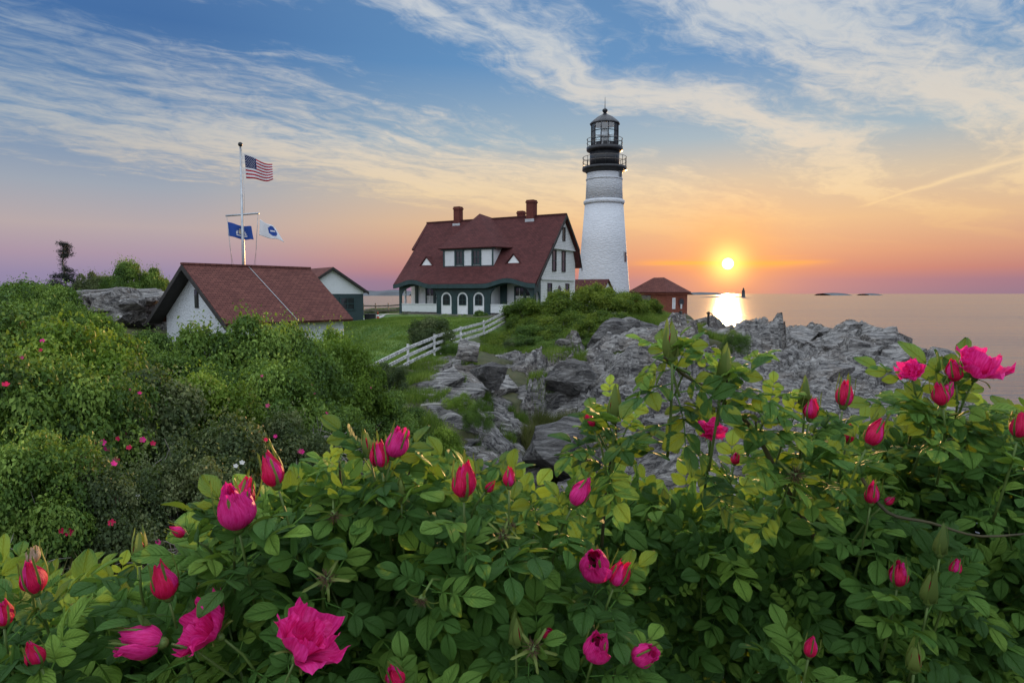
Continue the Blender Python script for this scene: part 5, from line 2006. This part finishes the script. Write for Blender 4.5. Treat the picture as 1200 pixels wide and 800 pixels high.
grass_patch('lawn_grass', 'short mown green lawn between garage and house', 90000, in_discs([(-9, 46, 6), (-6, 40, 3.6), (-7, 52, 6), (-12, 55, 5), (-3, 50, 3), (-6.5, 35, 2.6), (-4.5, 37, 1.6), (-10, 38, 3)]), .11, .012, GRASS, 21, .5)
grass_patch('slope_grass', 'long grass on the slope right of the mound', 52000, in_discs([(11.5, 56, 2.6), (13.5, 57, 2.8), (15.3, 55.5, 2.2), (13.5, 61, 3.4), (16, 61, 2.4), (10.5, 52.5, 2.0), (12.8, 53.0, 1.8), (16.5, 67, 2.5), (14, 70, 3)]), .5, .012, GRASS, 22)
grass_patch('gully_grass', 'tall brownish grass filling the gully between the rocks', 16000, in_discs([(1.3, 26.0, .9), (1.7, 28.3, .9), (1.2, 24.2, .7), (1.6, 27, .8)]), .75, .009, DRYGRASS, 23)
grass_patch('bank_grass', 'rough grass on the bank under the fence', 26000, in_discs([(-5.5, 30, 1.6), (-4.6, 34, 1.4), (-4.2, 30.5, 1.2), (-3.6, 26, 1.2), (-3.2, 40, 1.3), (-.6, 46, 1.6), (-1.5, 42, 1.3), (-3.4, 22, 1.2), (0.8, 43.5, 1.4)]), .34, .010, GRASS, 24)
grass_patch('mound_grass', 'rough grass between the shrubs of the mound', 30000, in_discs([(2, 44, 2.2), (4.5, 46, 2.4), (1.5, 48, 2), (6.5, 49, 2.2), (8.8, 51, 2), (2.4, 41, 1.8), (3.5, 51, 2.5)]), .42, .012, GRASS, 27)
grass_patch('crevice_grass', 'green tufts growing in the cracks of the rock ridge', 9000, in_discs([(-2.6, 31.5, .5), (-1.3, 29.5, .5), (-.3, 25.5, .45), (-.9, 22.6, .4), (3.4, 36.5, .6), (1.2, 33, .5), (2.0, 35.5, .6), (6.6, 38.2, .9), (0.3, 30.5, .5), (-2.2, 36.2, .5)]), .4, .010, GRASS, 25)
grass_patch('left_bank_grass', 'rough dark grass under the shrubs of the left bank', 30000, in_discs([(-4.4, 8, 1.4), (-3.6, 11, 1.2), (-5.5, 6.5, 1.6), (-6.5, 12, 2.5), (-8, 17, 3), (-5, 16, 2), (-4.4, 21, 1.6), (-14, 30, 4), (-20, 34, 4)]), .32, .008, DRYGRASS, 26)

# ------------------------------------------------------------------ foreground rose bushes
def leaflet(L, W, fold, droop, hi, tw=0.0):
    """one leaflet along +y from the origin; returns verts, tris/quads, uv"""
    if hi:
        vs = [0, .10, .26, .45, .64, .82, .94, 1.0]
        hw = [.05, .42, .80, 1.0, .96, .66, .30, .02]
        us = [-1, -.5, 0, .5, 1]
    else:
        vs = [0, .22, .55, .85, 1.0]
        hw = [.05, .74, 1.0, .58, .02]
        us = [-1, 0, 1]
    V, U, F_ = [], [], []
    for v, h in zip(vs, hw):
        for u in us:
            x = u * h * W * .5
            # the blade is folded up along the midrib, puffed between, and arches down to the tip
            z = abs(x) * fold + (.10 * W * math.sin(math.pi * abs(u)) if abs(u) < 1 else 0) - droop * L * v * v + tw * x * v
            ser = 0.0
            if hi and abs(u) == 1:
                ser = .015 * L * (1 if int(v * 40) % 2 else -1)
            V.append((x, v * L + ser, z))
            U.append((.5 + u * .5, v))
    k = len(us)
    for j in range(len(vs) - 1):
        for i in range(k - 1):
            a = j * k + i
            F_.append((a, a + 1, a + k + 1, a + k))
    return V, F_, U


def compound_leaf(seed, hi=True, size=1.0):
    """a pinnate rose leaf: rachis and seven (five) leaflets, base at the origin, pointing along +y, upper face +z"""
    r = random.Random(seed)
    V, F_, U = [], [], []
    n = r.choice((3, 3, 2))
    Lr = .058 * size * (n / 3) ** .7
    droop = r.uniform(.15, .75)

    def rach(t):
        return Vector((0, .022 * size + Lr * t, -droop * Lr * t * t * .6))

    def put(M, data):
        b = len(V)
        for v in data[0]:
            V.append(tuple(M @ Vector(v)))
        F_.extend(tuple(i + b for i in f) for f in data[1])
        U.extend(data[2])
    sites = [(1.0, 0)] + [((k + .25) / n, s) for k in range(n) for s in (-1, 1)]
    for t, s in sites:
        L = .037 * size * (1.08 if s == 0 else .72 + .30 * t) * r.uniform(.9, 1.1)
        W = L * r.uniform(.62, .74)
        ang = s * -R(r.uniform(52, 70)) if s else R(r.uniform(-12, 12))
        pitch = R(r.uniform(-16, 12)) - droop * t * .35
        roll = R(r.gauss(0, 14)) + s * R(r.uniform(0, 16))
        M = Matrix.Translation(rach(t)) @ Matrix.Rotation(ang, 4, 'Z') @ Matrix.Rotation(pitch, 4, 'X') @ Matrix.Rotation(roll, 4, 'Y')
        put(M, leaflet(L, W, r.uniform(.10, .45), r.uniform(.05, .35), hi, r.gauss(0, .25)))
    # rachis
    mb = MB().tube([(0, 0, 0), tuple(rach(0)), tuple(rach(.5)), tuple(rach(1))], [.0011 * size, .0010 * size, .0008 * size, .0006 * size], 3)
    b = len(V)
    V.extend(mb.v)
    F_.extend(tuple(i + b for i in f) for f in mb.f if len(f) == 4)
    U.extend([(.5, .5)] * len(mb.v))
    return np.array(V), F_, np.array(U)


NV = 9
HI = [compound_leaf(900 + k, True) for k in range(NV)]
LO = [compound_leaf(900 + k, False) for k in range(NV)]
LEAFMESH = []
for k in range(NV):
    V, F_, U = HI[k]
    ms = []
    for tnt in (.22, .42, .62, .86):
        ms.append(mesh_np('leaf', V, F_, LEAF, True, uv=U, tint=np.clip(np.full(len(V), tnt) + .03 * (k - 4), 0, 1)))
    LEAFMESH.append(ms)


def quads(F_):
    return np.array([f for f in F_ if len(f) == 4], np.int64)


HQ = [quads(h[1]) for h in HI]
LQ = [quads(h[1]) for h in LO]

# the outline of the hedge against the view behind it: (pixel column, pixel row, distance)
OUT = [(-400, 672, .95), (-100, 682, .95), (0, 690, .95), (100, 698, .95), (200, 674, .95), (255, 632, .95), (300, 606, .95), (350, 588, .98), (400, 578, 1.0),
       (470, 562, 1.0), (560, 572, 1.0), (610, 604, 1.0), (650, 640, 1.05), (684, 614, 1.1), (704, 556, 1.15), (745, 590, 1.2), (800, 606, 1.2), (850, 606, 1.2),
       (890, 590, 1.22), (950, 552, 1.22), (1040, 530, 1.2), (1100, 506, 1.18), (1200, 496, 1.15), (1320, 490, 1.15), (1600, 500, 1.15)]
OUT = np.array(OUT, float)


def outline(px_):
    return float(np.interp(px_, OUT[:, 0], OUT[:, 1])), float(np.interp(px_, OUT[:, 0], OUT[:, 2]))


def to_px(p_):
    d = Vector(p_) - EYE
    c, s = math.cos(PITCH), math.sin(PITCH)
    dep = d.y * c - d.z * s
    return 600 + 800 * d.x / dep, 400 - 800 * (d.y * s + d.z * c) / dep


BUSH = [
    dict(px=(-400, 330), label='low rose bush in the left foreground with a withered white bloom'),
    dict(px=(330, 655), label='dense rose bush in the middle of the foreground below the house'),
    dict(px=(655, 905), label='rose bush in front of the rocks with one long branch reaching out'),
    dict(px=(905, 1600), label='tall rose bush at the right with an open magenta bloom on top'),
]
for b in BUSH:
    c = max(-80, min(1280, (b['px'][0] + b['px'][1]) / 2))
    _, d0 = outline(c)
    x = (c - 600) / 800 * (d0 + .35)
    b['root'] = Vector((x, d0 + .35, sf(x, d0 + .35) - .03))
    b['empty'] = empty('rose_bush', b['root'], label=b['label'], cat='rose bush', group='rose bushes in the foreground')
    b['leaves'] = []
    b['twigs'] = MB()


def bush_of(px_):
    for b in BUSH:
        if b['px'][0] <= px_ < b['px'][1]:
            return b
    return BUSH[0] if px_ < 0 else BUSH[-1]


RS = random.Random(2024)


def frame(d, n):
    """rotation whose y axis is d and whose z axis is close to n"""
    y = d.normalized()
    x = y.cross(n)
    if x.length < 1e-4:
        x = y.cross(Vector((1, .3, .2)))
    x.normalize()
    z = x.cross(y)
    return Matrix((x, y, z)).transposed()


def shoot(tip, axis, L, nl, b, young=True, size=1.0, clear=.50, mb=True):
    """a leafy shoot ending at tip; leaves spiral round it, upper faces towards the tip's direction"""
    a = axis.normalized()
    side = a.cross(Vector((.3, .2, 1))).normalized()
    bend = side * RS.gauss(0, .12) + Vector((0, 0, -.05))
    base = tip - a * L + bend * L
    if mb:
        b['twigs'].tube([base - Vector((0, 0, .0)), base.lerp(tip, .5) - bend * L * .3, tip], [.0022, .0017, .0010], 4)
    ph = RS.uniform(0, 6.28)
    s2 = a.cross(side)
    for k in range(nl):
        f = 1 - (k / max(1, nl - 1)) * .92
        p_ = base.lerp(tip, f) - bend * L * .3 * math.sin(math.pi * f)
        ph += 2.4
        rad_ = side * math.cos(ph) + s2 * math.sin(ph)
        el = R(RS.uniform(12, 44)) + (f - .5) * .7
        d = rad_ * math.cos(el) + a * math.sin(el)
        d.z += -.06
        nrm = (a - d * a.dot(d)) + Vector((0, 0, .35)) + Vector((RS.gauss(0, .15), RS.gauss(0, .15), RS.gauss(0, .15)))
        yv = young and k < 2
        s = size * (RS.uniform(.5, .7) if yv else RS.uniform(.78, 1.12))
        tip_l = p_ + d.normalized() * .09 * s
        if (tip_l - EYE).length < clear or (p_ - EYE).length < clear:
            continue
        tn = .85 if yv else min(1, max(0, RS.gauss(.40, .20)))
        b['leaves'].append((p_, frame(d, nrm), s, tn, RS.randrange(NV)))


def in_gap(p_):
    x, y = to_px(p_)
    return ((x - 742) / 46) ** 2 + ((y - 640) / 44) ** 2 < 1 and RS.random() < .85


# the face towards the viewer, the top, and the inside of the hedge
for k in range(1500):
    px_ = RS.uniform(-330, 1530)
    row, d0 = outline(px_ + RS.gauss(0, 10))
    zt = P(px_, row, d0).z
    m = RS.random()
    if m < .48:
        h = RS.random() ** .8 * .46
        y = d0 - .10 * min(1, h / .25) + RS.uniform(-.03, .14)
        z = zt - h
        ax = Vector((RS.gauss(0, .35), -.55 - RS.random() * .4, RS.uniform(.35, 1.0)))
    elif m < .80:
        y = d0 + RS.random() ** 1.3 * .95
        z = P(px_, row, y).z - abs(RS.gauss(0, .03)) - .015
        ax = Vector((RS.gauss(0, .35), RS.gauss(-.15, .3), 1.0))
    else:
        h = .08 + RS.random() * .5
        y = d0 + .08 + RS.random() * .5
        z = P(px_, row, y).z - h
        ax = Vector((RS.gauss(0, .5), RS.gauss(-.4, .4), RS.uniform(.2, 1.0)))
    x = (px_ - 600) / 800 * y
    tip = Vector((x, y, z))
    if in_gap(tip):
        continue
    shoot(tip, ax, RS.uniform(.13, .24), RS.randint(6, 9), bush_of(px_), RS.random() < .45, RS.uniform(.72, 1.2))


# the long branch that reaches out in front of the rocks, and a few sprigs above the outline
def branch(pts, rad0, b, leaves, name='cane'):
    W_ = [P(*q) for q in pts]
    n = len(W_)
    fine = []
    for i in range(n - 1):
        p0, p1, p2, p3 = W_[max(0, i - 1)], W_[i], W_[i + 1], W_[min(n - 1, i + 2)]
        for k in range(4):
            t = k / 4
            fine.append(.5 * ((2 * p1) + (p2 - p0) * t + (2 * p0 - 5 * p1 + 4 * p2 - p3) * t * t + (3 * p1 - p0 - 3 * p2 + p3) * t ** 3))
    fine.append(W_[-1])
    r0 = b['root']
    MB().tube([q - r0 for q in fine], [rad0 * (1 - .6 * k / len(fine)) for k in range(len(fine))], 6).build(name, CANE, b['empty'])
    for (q, ax, L, nl, sz) in leaves:
        shoot(P(*q), Vector(ax), L, nl, b, True, sz, mb=True)


branch([(960, 640, 1.10), (915, 560, 1.02), (880, 500, .97), (838, 462, .93), (800, 438, .90), (778, 418, .88)], .0042, BUSH[2], [
    ((782, 412, .88), (-.3, -.2, 1), .06, 5, .95), ((770, 420, .88), (-.8, -.3, .35), .05, 4, .9), ((806, 428, .90), (.25, -.5, .8), .05, 3, .9),
    ((845, 432, .90), (-.05, -.3, 1), .08, 5, .95), ((868, 430, .91), (.4, -.3, .9), .07, 5, .95), ((850, 466, .93), (-.2, -.7, .4), .05, 2, .8),
    ((905, 468, .95), (.2, -.3, 1), .09, 6, .95), ((885, 488, .96), (-.3, -.6, .7), .06, 3, .8), ((930, 490, .99), (.3, -.3, 1), .09, 6, 1.0)])
branch([(845, 470, .935), (852, 448, .91), (846, 428, .90)], .0022, BUSH[2], [])
branch([(705, 640, 1.12), (712, 560, 1.08), (722, 510, 1.05), (716, 478, 1.03)], .003, BUSH[2], [
    ((716, 474, 1.03), (-.1, -.2, 1), .07, 5, .9), ((735, 500, 1.04), (.3, -.4, .9), .08, 6, .9), ((702, 508, 1.05), (-.4, -.3, .8), .06, 4, .85)])
branch([(410, 620, .98), (400, 570, .94), (398, 540, .92)], .0026, BUSH[1], [((398, 540, .92), (-.2, -.2, 1), .08, 6, .95), ((380, 552, .93), (-.7, -.2, .6), .06, 4, .9)])

# canes from the ground up into the crown
for b in BUSH:
    lv = b['leaves']
    for k in range(16):
        p_ = lv[RS.randrange(len(lv))][0]
        if p_.y < .8:
            continue
        r0 = b['root']
        foot = Vector((RS.uniform(-.25, .25) + (p_.x - r0.x) * .35, RS.uniform(-.2, .25), 0))
        e = p_ - r0 - Vector((0, 0, .05))
        m1 = foot.lerp(e, .4) + Vector((RS.gauss(0, .05), RS.gauss(0, .05), .10))
        m2 = foot.lerp(e, .75) + Vector((RS.gauss(0, .04), RS.gauss(0, .04), .06))
        MB().tube([foot, m1, m2, e], [.007, .0055, .004, .002], 6).build('cane', CANE, b['empty'])
# pale dead cane lying across the right bush
branch([(1010, 560, 1.02), (1040, 600, .98), (1090, 612, .96), (1150, 628, .95), (1230, 622, .97)], .0030, BUSH[3], [], 'dead_cane')


# ---- blooms
def petal_grid(fn, nu=7, nv=7):
    V, U, F_ = [], [], []
    for j in range(nv):
        for i in range(nu):
            u, v = i / (nu - 1) * 2 - 1, j / (nv - 1)
            V.append(fn(u, v))
            U.append((.5 + u * .5, v))
    for j in range(nv - 1):
        for i in range(nu - 1):
            a = j * nu + i
            F_.append((a, a + 1, a + nu + 1, a + nu))
    return V, F_, U


def bud_petal(k, n, seed, openness):
    """a petal wrapped round the bud: part of a drop-shaped shell, unit height, rim turned out a little"""
    r = random.Random(seed * 31 + k)
    ph0 = 2 * math.pi * k / n + r.uniform(-.25, .25)
    span = r.uniform(1.7, 2.5)
    hgt = r.uniform(.82, 1.06)
    lift = .018 * (k % 3)
    wob = r.uniform(0, 6)
    op = openness * (.55 + .45 * (k / max(1, n - 1)))

    def fn(u, v):
        a = ph0 + u * span * .5 * (.55 + .45 * math.sin(math.pi * min(1, v * .8 + .12)))
        prof = (.30 + .10 * min(1, op * 2)) * math.sin(math.pi * min(1.0, (v * .86 + .07)) ** .72) ** .8
        prof = prof * (1 - .60 * v ** 3 * (1 - op)) + op * .34 * v ** 1.6
        rr_ = prof + lift + .05 * u * v ** .5 + .03 * math.sin(5 * u + wob + 3 * v) * v + .02 * math.sin(11 * u + wob * 2) * v * v
        if v > .8:
            rr_ += (v - .8) * (.10 + .7 * op) * (1 + .8 * math.sin(3 * u + wob))
        z = v * hgt * (1 - .16 * u * u * v) + .035 * math.sin(6 * u + wob) * v + .02 * math.sin(13 * u + wob) * v * v
        return (rr_ * math.cos(a), rr_ * math.sin(a), z)
    return petal_grid(fn, 11, 10)


def open_petal(k, n, seed, cup):
    """a broad, crumpled petal of an open bloom; cup is how far it stands up"""
    r = random.Random(seed * 57 + k)
    ph = 2 * math.pi * k / n + r.uniform(-.3, .3)
    W_ = r.uniform(.50, .66)
    Ln = r.uniform(.85, 1.12)
    cu = cup + r.uniform(-.22, .28)
    w1, w2, w3 = r.uniform(0, 6), r.uniform(0, 6), r.uniform(0, 6)
    curl = r.uniform(-.5, .6)

    def fn(u, v):
        notch = 1 - .12 * math.exp(-(u / .22) ** 2) * max(0, v - .7) / .3
        wd = W_ * (.16 + .98 * math.sin(min(1, v * .75 + .05) * math.pi / 2 * 1.1)) * (1 - .5 * max(0, v - .8) * abs(u))
        x = u * wd
        a = cu * (.45 + .6 * v)
        y = Ln * v * math.cos(a) * (1 - .10 * u * u) * notch
        z = Ln * v * math.sin(a) + .24 * u * u * v * math.cos(a)
        f = .085 * math.sin(5.2 * u + w1 + 2.5 * v) * v + .07 * math.sin(8.5 * v + w2 + 2 * u) * v + .05 * math.sin(9 * u + w3) * v * v
        y -= f * math.sin(a)
        z += f * math.cos(a)
        if v > .78:
            e = (v - .78) / .22
            z -= e * e * .16 * curl * (1 + math.sin(4 * u + w2))
            y += e * e * .10 * curl
        c, s = math.cos(ph), math.sin(ph)
        return (x * c - y * s, x * s + y * c, z)
    return petal_grid(fn, 13, 12)


def sepal_mesh(seed, kind):
    """kind 'tight': hugs the bud and runs past its tip; 'star': spread wide; 'wrap': broad, closing the green bud"""
    r = random.Random(seed)
    L = r.uniform(.95, 1.3)
    sw = r.uniform(.02, .10)

    def fn(u, v):
        tipw = .030 * math.sin(math.pi * min(1, max(0, (v - .70) / .30)))
        if kind == 'star':
            w = .075 * (1 - v) ** .55 + tipw
            rr_ = .12 + .78 * v
            return (rr_, u * w, -.05 + .18 * v - .25 * v * v + .06 * math.sin(4 * v + seed) + abs(u) * .02)
        w = (.06 if kind == 'tight' else .24) * (1 - v) ** (.7 if kind == 'tight' else .8) + tipw
        prof = .31 * math.sin(math.pi * min(1.0, (v * .86 + .07)) ** .72) ** .8
        prof = prof * (1 - .60 * v ** 3)
        k_ = 1.0 if kind == 'tight' else .66
        rr_ = prof * k_ + .06 + sw * v * v * (3.0 if kind == 'tight' else .3)
        return (rr_ - abs(u) * .03, u * w, L * v * (1.0 if kind == 'tight' else 1.05))
    V, F_, U = petal_grid(fn, 3, 9)
    return mesh_np('sepal', V, F_, SEPAL, True, uv=U, tint=np.full(len(V), r.uniform(.3, .75)))


SEP = {q: [sepal_mesh(k + 10 * i, q) for k in range(3)] for i, q in enumerate(('tight', 'star', 'wrap'))}
HIP = MB().lathe([(.03, -.22), (.10, -.19), (.155, -.10), (.165, .0), (.15, .07), (.06, .12)], 12).mesh('calyx', STEM)
HIP2 = MB().lathe([(.03, -.26), (.07, -.24), (.11, -.18), (.115, -.11), (.10, -.05), (.05, .0)], 12).mesh('calyx', STEM)


def bloom(kind, px_, py_, h_px, d_, axis, seed, petals=None, tone=None, name=None, roll=0.0):
    """kind: 'bud', 'half', 'open', 'spent', 'green', 'withered'. px,py is the middle of the bloom, h_px its length in pixels"""
    b = bush_of(px_)
    c = P(px_, py_, d_)
    size = h_px * d_ / 800
    ax = Vector(axis).normalized()
    nm_ = name or {'bud': 'rose_bud', 'half': 'rose_flower', 'open': 'rose_flower', 'spent': 'spent_flower', 'green': 'green_bud', 'withered': 'withered_flower'}[kind]
    q = ax.to_track_quat('Z', 'Y').to_matrix().to_4x4() @ Matrix.Rotation(roll, 4, 'Z')
    unit = size if kind not in ('open',) else size * .5
    mid = .45 if kind not in ('open',) else .22
    M = Matrix.Translation(c - b['root'] - ax * unit * mid) @ q @ Matrix.Scale(unit, 4)
    o = link(nm_, HIP if kind != 'open' else HIP2, b['empty'], M)
    r = random.Random(seed)
    # stalk going down into the leaves
    foot = M @ Vector((0, 0, -.28))
    dn = (-ax * .55 + Vector((0, .25, -.6))).normalized()
    st = [foot, foot + (-ax) * .02 + dn * .01, foot + dn * .07 - ax * .02, foot + dn * .13]
    MB().tube(st, [.0016, .0017, .0020, .0022], 5).build('stalk', STEM, b['empty'])
    if kind not in ('withered',):
        wf = foot + b['root'] + dn * .02
        shoot(wf, (ax * .6 + Vector((0, -.2, .5))), .06, 2 if (py_ < 480 and 740 < px_ < 900) else (3 if kind == 'green' else 6), b, False, RS.uniform(.8, 1.05), mb=False)
    if kind in ('bud', 'half', 'green', 'withered'):
        opn = {'bud': r.choice((.02, .08, .16, .24)), 'half': r.uniform(.42, .6), 'green': 0.0, 'withered': .5}[kind]
        n = {'bud': 6, 'half': 9, 'green': 4, 'withered': 4}[kind] if petals is None else petals
        mat = tone or {'bud': PRED, 'half': PMAG, 'green': PRED, 'withered': PDRY}[kind]
        for k in range(n):
            V, F_, U = bud_petal(k, n, seed, opn * (.35 + .65 * k / max(1, n - 1)) if k > 0 else opn * .2)
            if kind == 'green':
                V = [(x * .62, y * .62, z * .8) for x, y, z in V]
            link('petal', mesh_np('petal', V, F_, mat if (k % 3 or kind == 'green') else (PMAG if mat is PRED else mat), True, uv=U), o)
        tight = True
    elif kind == 'open':
        n = petals or 11
        for k in range(n):
            V, F_, U = open_petal(k, 5 if k < 5 else (4 if k < 9 else 2), seed + (k // 5) * 9, .55 if k < 5 else (1.0 if k < 9 else 1.35))
            sc_ = 1.0 if k < 5 else (.86 if k < 9 else .62)
            V = [(x * sc_, y * sc_, z * sc_) for x, y, z in V]
            link('petal', mesh_np('petal', V, F_, tone or PMAG, True, uv=U), o)
        tight = False
    else:
        mb = MB()
        for k in range(40):
            a, e = r.uniform(0, 6.28), r.uniform(.0, 1.2)
            d = Vector((math.cos(a) * math.cos(e), math.sin(a) * math.cos(e), math.sin(e)))
            mb.tube([d * .05, d * .22 + Vector((0, 0, .05)), d * r.uniform(.3, .42) + Vector((r.gauss(0, .04), r.gauss(0, .04), .03))], [.022, .014, .007], 3)
        mb.build('stamens', SPENT, o)
        tight = False
    ns = 5
    for k in range(ns):
        me_ = SEP['wrap' if kind == 'green' else ('tight' if tight else 'star')][r.randrange(3)]
        s_ = link('sepal', me_, o, Matrix.Rotation(2 * math.pi * k / ns + r.uniform(-.2, .2), 4, 'Z') @ Matrix.Rotation(R(r.gauss(0, 3)), 4, 'Y') @ Matrix.Scale((.8 if kind == 'open' else 1.0) * r.uniform(.85, 1.05), 4))
    return o


BL = [
    # kind, column, row, length px, distance, axis
    ('bud', 318, 550, 40, .86, (-.25, -.15, 1)), ('half', 275, 595, 52, .82, (-.05, -.25, 1)), ('bud', 287, 580, 40, .87, (.25, .1, 1)),
    ('bud', 208, 622, 20, .90, (-.8, -.2, .5)), ('bud', 445, 532, 32, .92, (-.1, -.1, 1)), ('half', 465, 519, 34, .92, (.35, -.15, 1)),
    ('bud', 543, 562, 42, .84, (0, -.2, 1)), ('bud', 597, 558, 24, .90, (.02, 0, 1)), ('bud', 681, 576, 36, .92, (.45, -.2, .9)),
    ('half', 698, 661, 46, .86, (-.1, -.75, .8)), ('bud', 726, 671, 34, .86, (.3, -.3, 1)), ('bud', 690, 493, 18, 1.0, (-.5, -.1, .9)),
    ('open', 833, 505, 36, 1.0, (-.2, -.7, .7)), ('bud', 862, 537, 14, 1.1, (.2, 0, 1)), ('bud', 951, 478, 26, .98, (.1, -.1, 1)),
    ('bud', 990, 461, 30, 1.0, (.05, -.1, 1)), ('bud', 994, 508, 22, 1.05, (.05, -.2, 1)), ('bud', 1026, 507, 32, .94, (.4, -.2, 1)),
    ('open', 1068, 438, 38, 1.02, (-.5, -.45, .8)), ('bud', 1102, 461, 28, .98, (-.35, -.2, 1)), ('bud', 1110, 458, 22, 1.0, (.3, -.2, 1)),
    ('open', 1147, 434, 66, 1.0, (.12, -.42, .95)), ('bud', 1118, 434, 26, 1.0, (-.3, -.2, .9)), ('bud', 1196, 497, 32, .92, (.0, -.2, 1)),
    ('bud', 192, 680, 44, .80, (-.1, -.2, 1)), ('bud', 38, 676, 40, .82, (-.05, -.2, 1)), ('withered', 38, 650, 20, .83, (.2, -.1, 1)),
    ('bud', 4, 718, 32, .80, (.15, -.2, 1)), ('bud', 40, 766, 32, .76, (-.15, -.3, 1)), ('half', 166, 750, 46, .76, (-.9, -.25, .25)),
    ('open', 246, 738, 88, .78, (-.65, -.25, .65)), ('open', 355, 757, 104, .74, (.50, -.12, .9)), ('bud', 462, 792, 34, .76, (-.2, -.4, .9)),
    ('half', 700, 758, 38, .80, (.15, -.5, .9)), ('half', 755, 766, 34, .80, (.55, -.5, .6)), ('bud', 642, 742, 18, .84, (.3, -.6, .5)),
    ('bud', 1053, 672, 30, .94, (-.05, -.2, 1)), ('bud', 1022, 577, 26, .98, (.05, -.1, 1)), ('bud', 1043, 586, 14, 1.0, (.4, -.4, .6)),
    ('bud', 1120, 664, 20, .95, (.1, -.2, 1)), ('bud', 950, 757, 26, .86, (.05, -.2, 1)), ('bud', 575, 570, 16, .95, (.5, -.3, .6)),
    ('green', 787, 402, 34, .86, (-.05, -.05, 1)), ('green', 850, 428, 30, .89, (.1, -.1, 1)), ('green', 163, 641, 34, .84, (.05, -.05, 1)),
    ('green', 1090, 690, 34, .90, (0, -.15, 1)), ('green', 1103, 635, 30, .95, (0, -.1, 1)), ('green', 720, 475, 34, 1.0, (.0, -.1, 1)),
    ('green', 430, 520, 26, .93, (-.2, 0, 1)), ('green', 605, 740, 34, .80, (.0, -.2, 1)), ('green', 1072, 770, 34, .84, (-.1, -.2, 1)),
    ('green', 943, 462, 26, 1.0, (-.05, -.1, 1)), ('green', 470, 575, 24, .92, (0, -.1, 1)),
    ('spent', 385, 676, 34, .80, (.35, -.75, .4)), ('spent', 627, 760, 36, .78, (.1, -.8, .4)), ('spent', 935, 552, 34, .94, (-.1, -.75, .5)),
    ('spent', 392, 613, 28, .86, (.2, -.6, -.5)), ('spent', 590, 625, 26, .88, (.1, -.7, .4)), ('spent', 490, 712, 28, .80, (-.2, -.6, -.4)),
    ('spent', 600, 610, 24, .90, (.3, -.5, .6)),
]
for k, (kind, px_, py_, h_, d_, ax) in enumerate(BL):
    bloom(kind, px_, py_, h_, d_, ax, 700 + k, tone=PMAG if (kind == 'bud' and k in (5, 8, 20)) else None, roll=k * 1.3)

# leaves that would cover a bloom are left away
bl_px = [(px_, py_, h_, d_) for (kind, px_, py_, h_, d_, ax) in BL if kind != 'green']
for b in BUSH:
    keep = []
    for lf in b['leaves']:
        m = lf[0] + lf[1] @ Vector((0, .05 * lf[2], 0))
        x, y = to_px(m)
        dd = (m - EYE).y
        if any(dd < q[3] + .015 and math.hypot(x - q[0], y - q[1]) < q[2] * .5 + 12 for q in bl_px):
            continue
        keep.append(lf)
    b['leaves'] = keep

# leaves: those that show largest are parts of their own, the rest of each bush is one mass
for b in BUSH:
    def score(lf):
        m = lf[0] + lf[1] @ Vector((0, .05 * lf[2], 0))
        x, y = to_px(m)
        inside = -20 < x < 1220 and 380 < y < 815
        row, d0 = outline(x)
        depth = (m.y - d0) + max(0, 0)
        return (lf[2] / max(.3, (m - EYE).length) - max(0, depth + .08) * 1.6) if inside else -9
    ls = sorted(b['leaves'], key=score, reverse=True)
    r0 = b['root']
    for (p_, rot, s, tn, k) in ls[:300]:
        ti = min(range(4), key=lambda q: abs((.22, .42, .62, .86)[q] - tn))
        link('leaf', LEAFMESH[k][ti], b['empty'], Matrix.Translation(p_ - r0) @ rot.to_4x4() @ Matrix.Scale(s, 4))
    Vs, Fs, Us, Ts = [], [], [], []
    off = 0
    for i, (p_, rot, s, tn, k) in enumerate(ls[300:]):
        hi = i < 500
        V, _, U = (HI if hi else LO)[k]
        Rm = np.array(rot)
        Vs.append(V @ Rm.T * s + np.array(p_ - r0))
        Fs.append((HQ if hi else LQ)[k] + off)
        Us.append(U)
        Ts.append(np.full(len(V), tn))
        off += len(V)
    if Vs:
        o = link('foliage', mesh_np('foliage', np.concatenate(Vs), np.concatenate(Fs), LEAF, True, uv=np.concatenate(Us), tint=np.concatenate(Ts)), b['empty'])
        o['kind'] = 'stuff'
    tw = b['twigs']
    tw.v = [tuple(Vector(v) - r0) for v in tw.v]
    V_ = np.array(tw.v)
    me_ = bpy.data.meshes.new('twigs')
    me_.from_pydata(tw.v, [], tw.f)
    me_.materials.append(STEM)
    o = link('twigs', me_, b['empty'])
    o['kind'] = 'stuff'
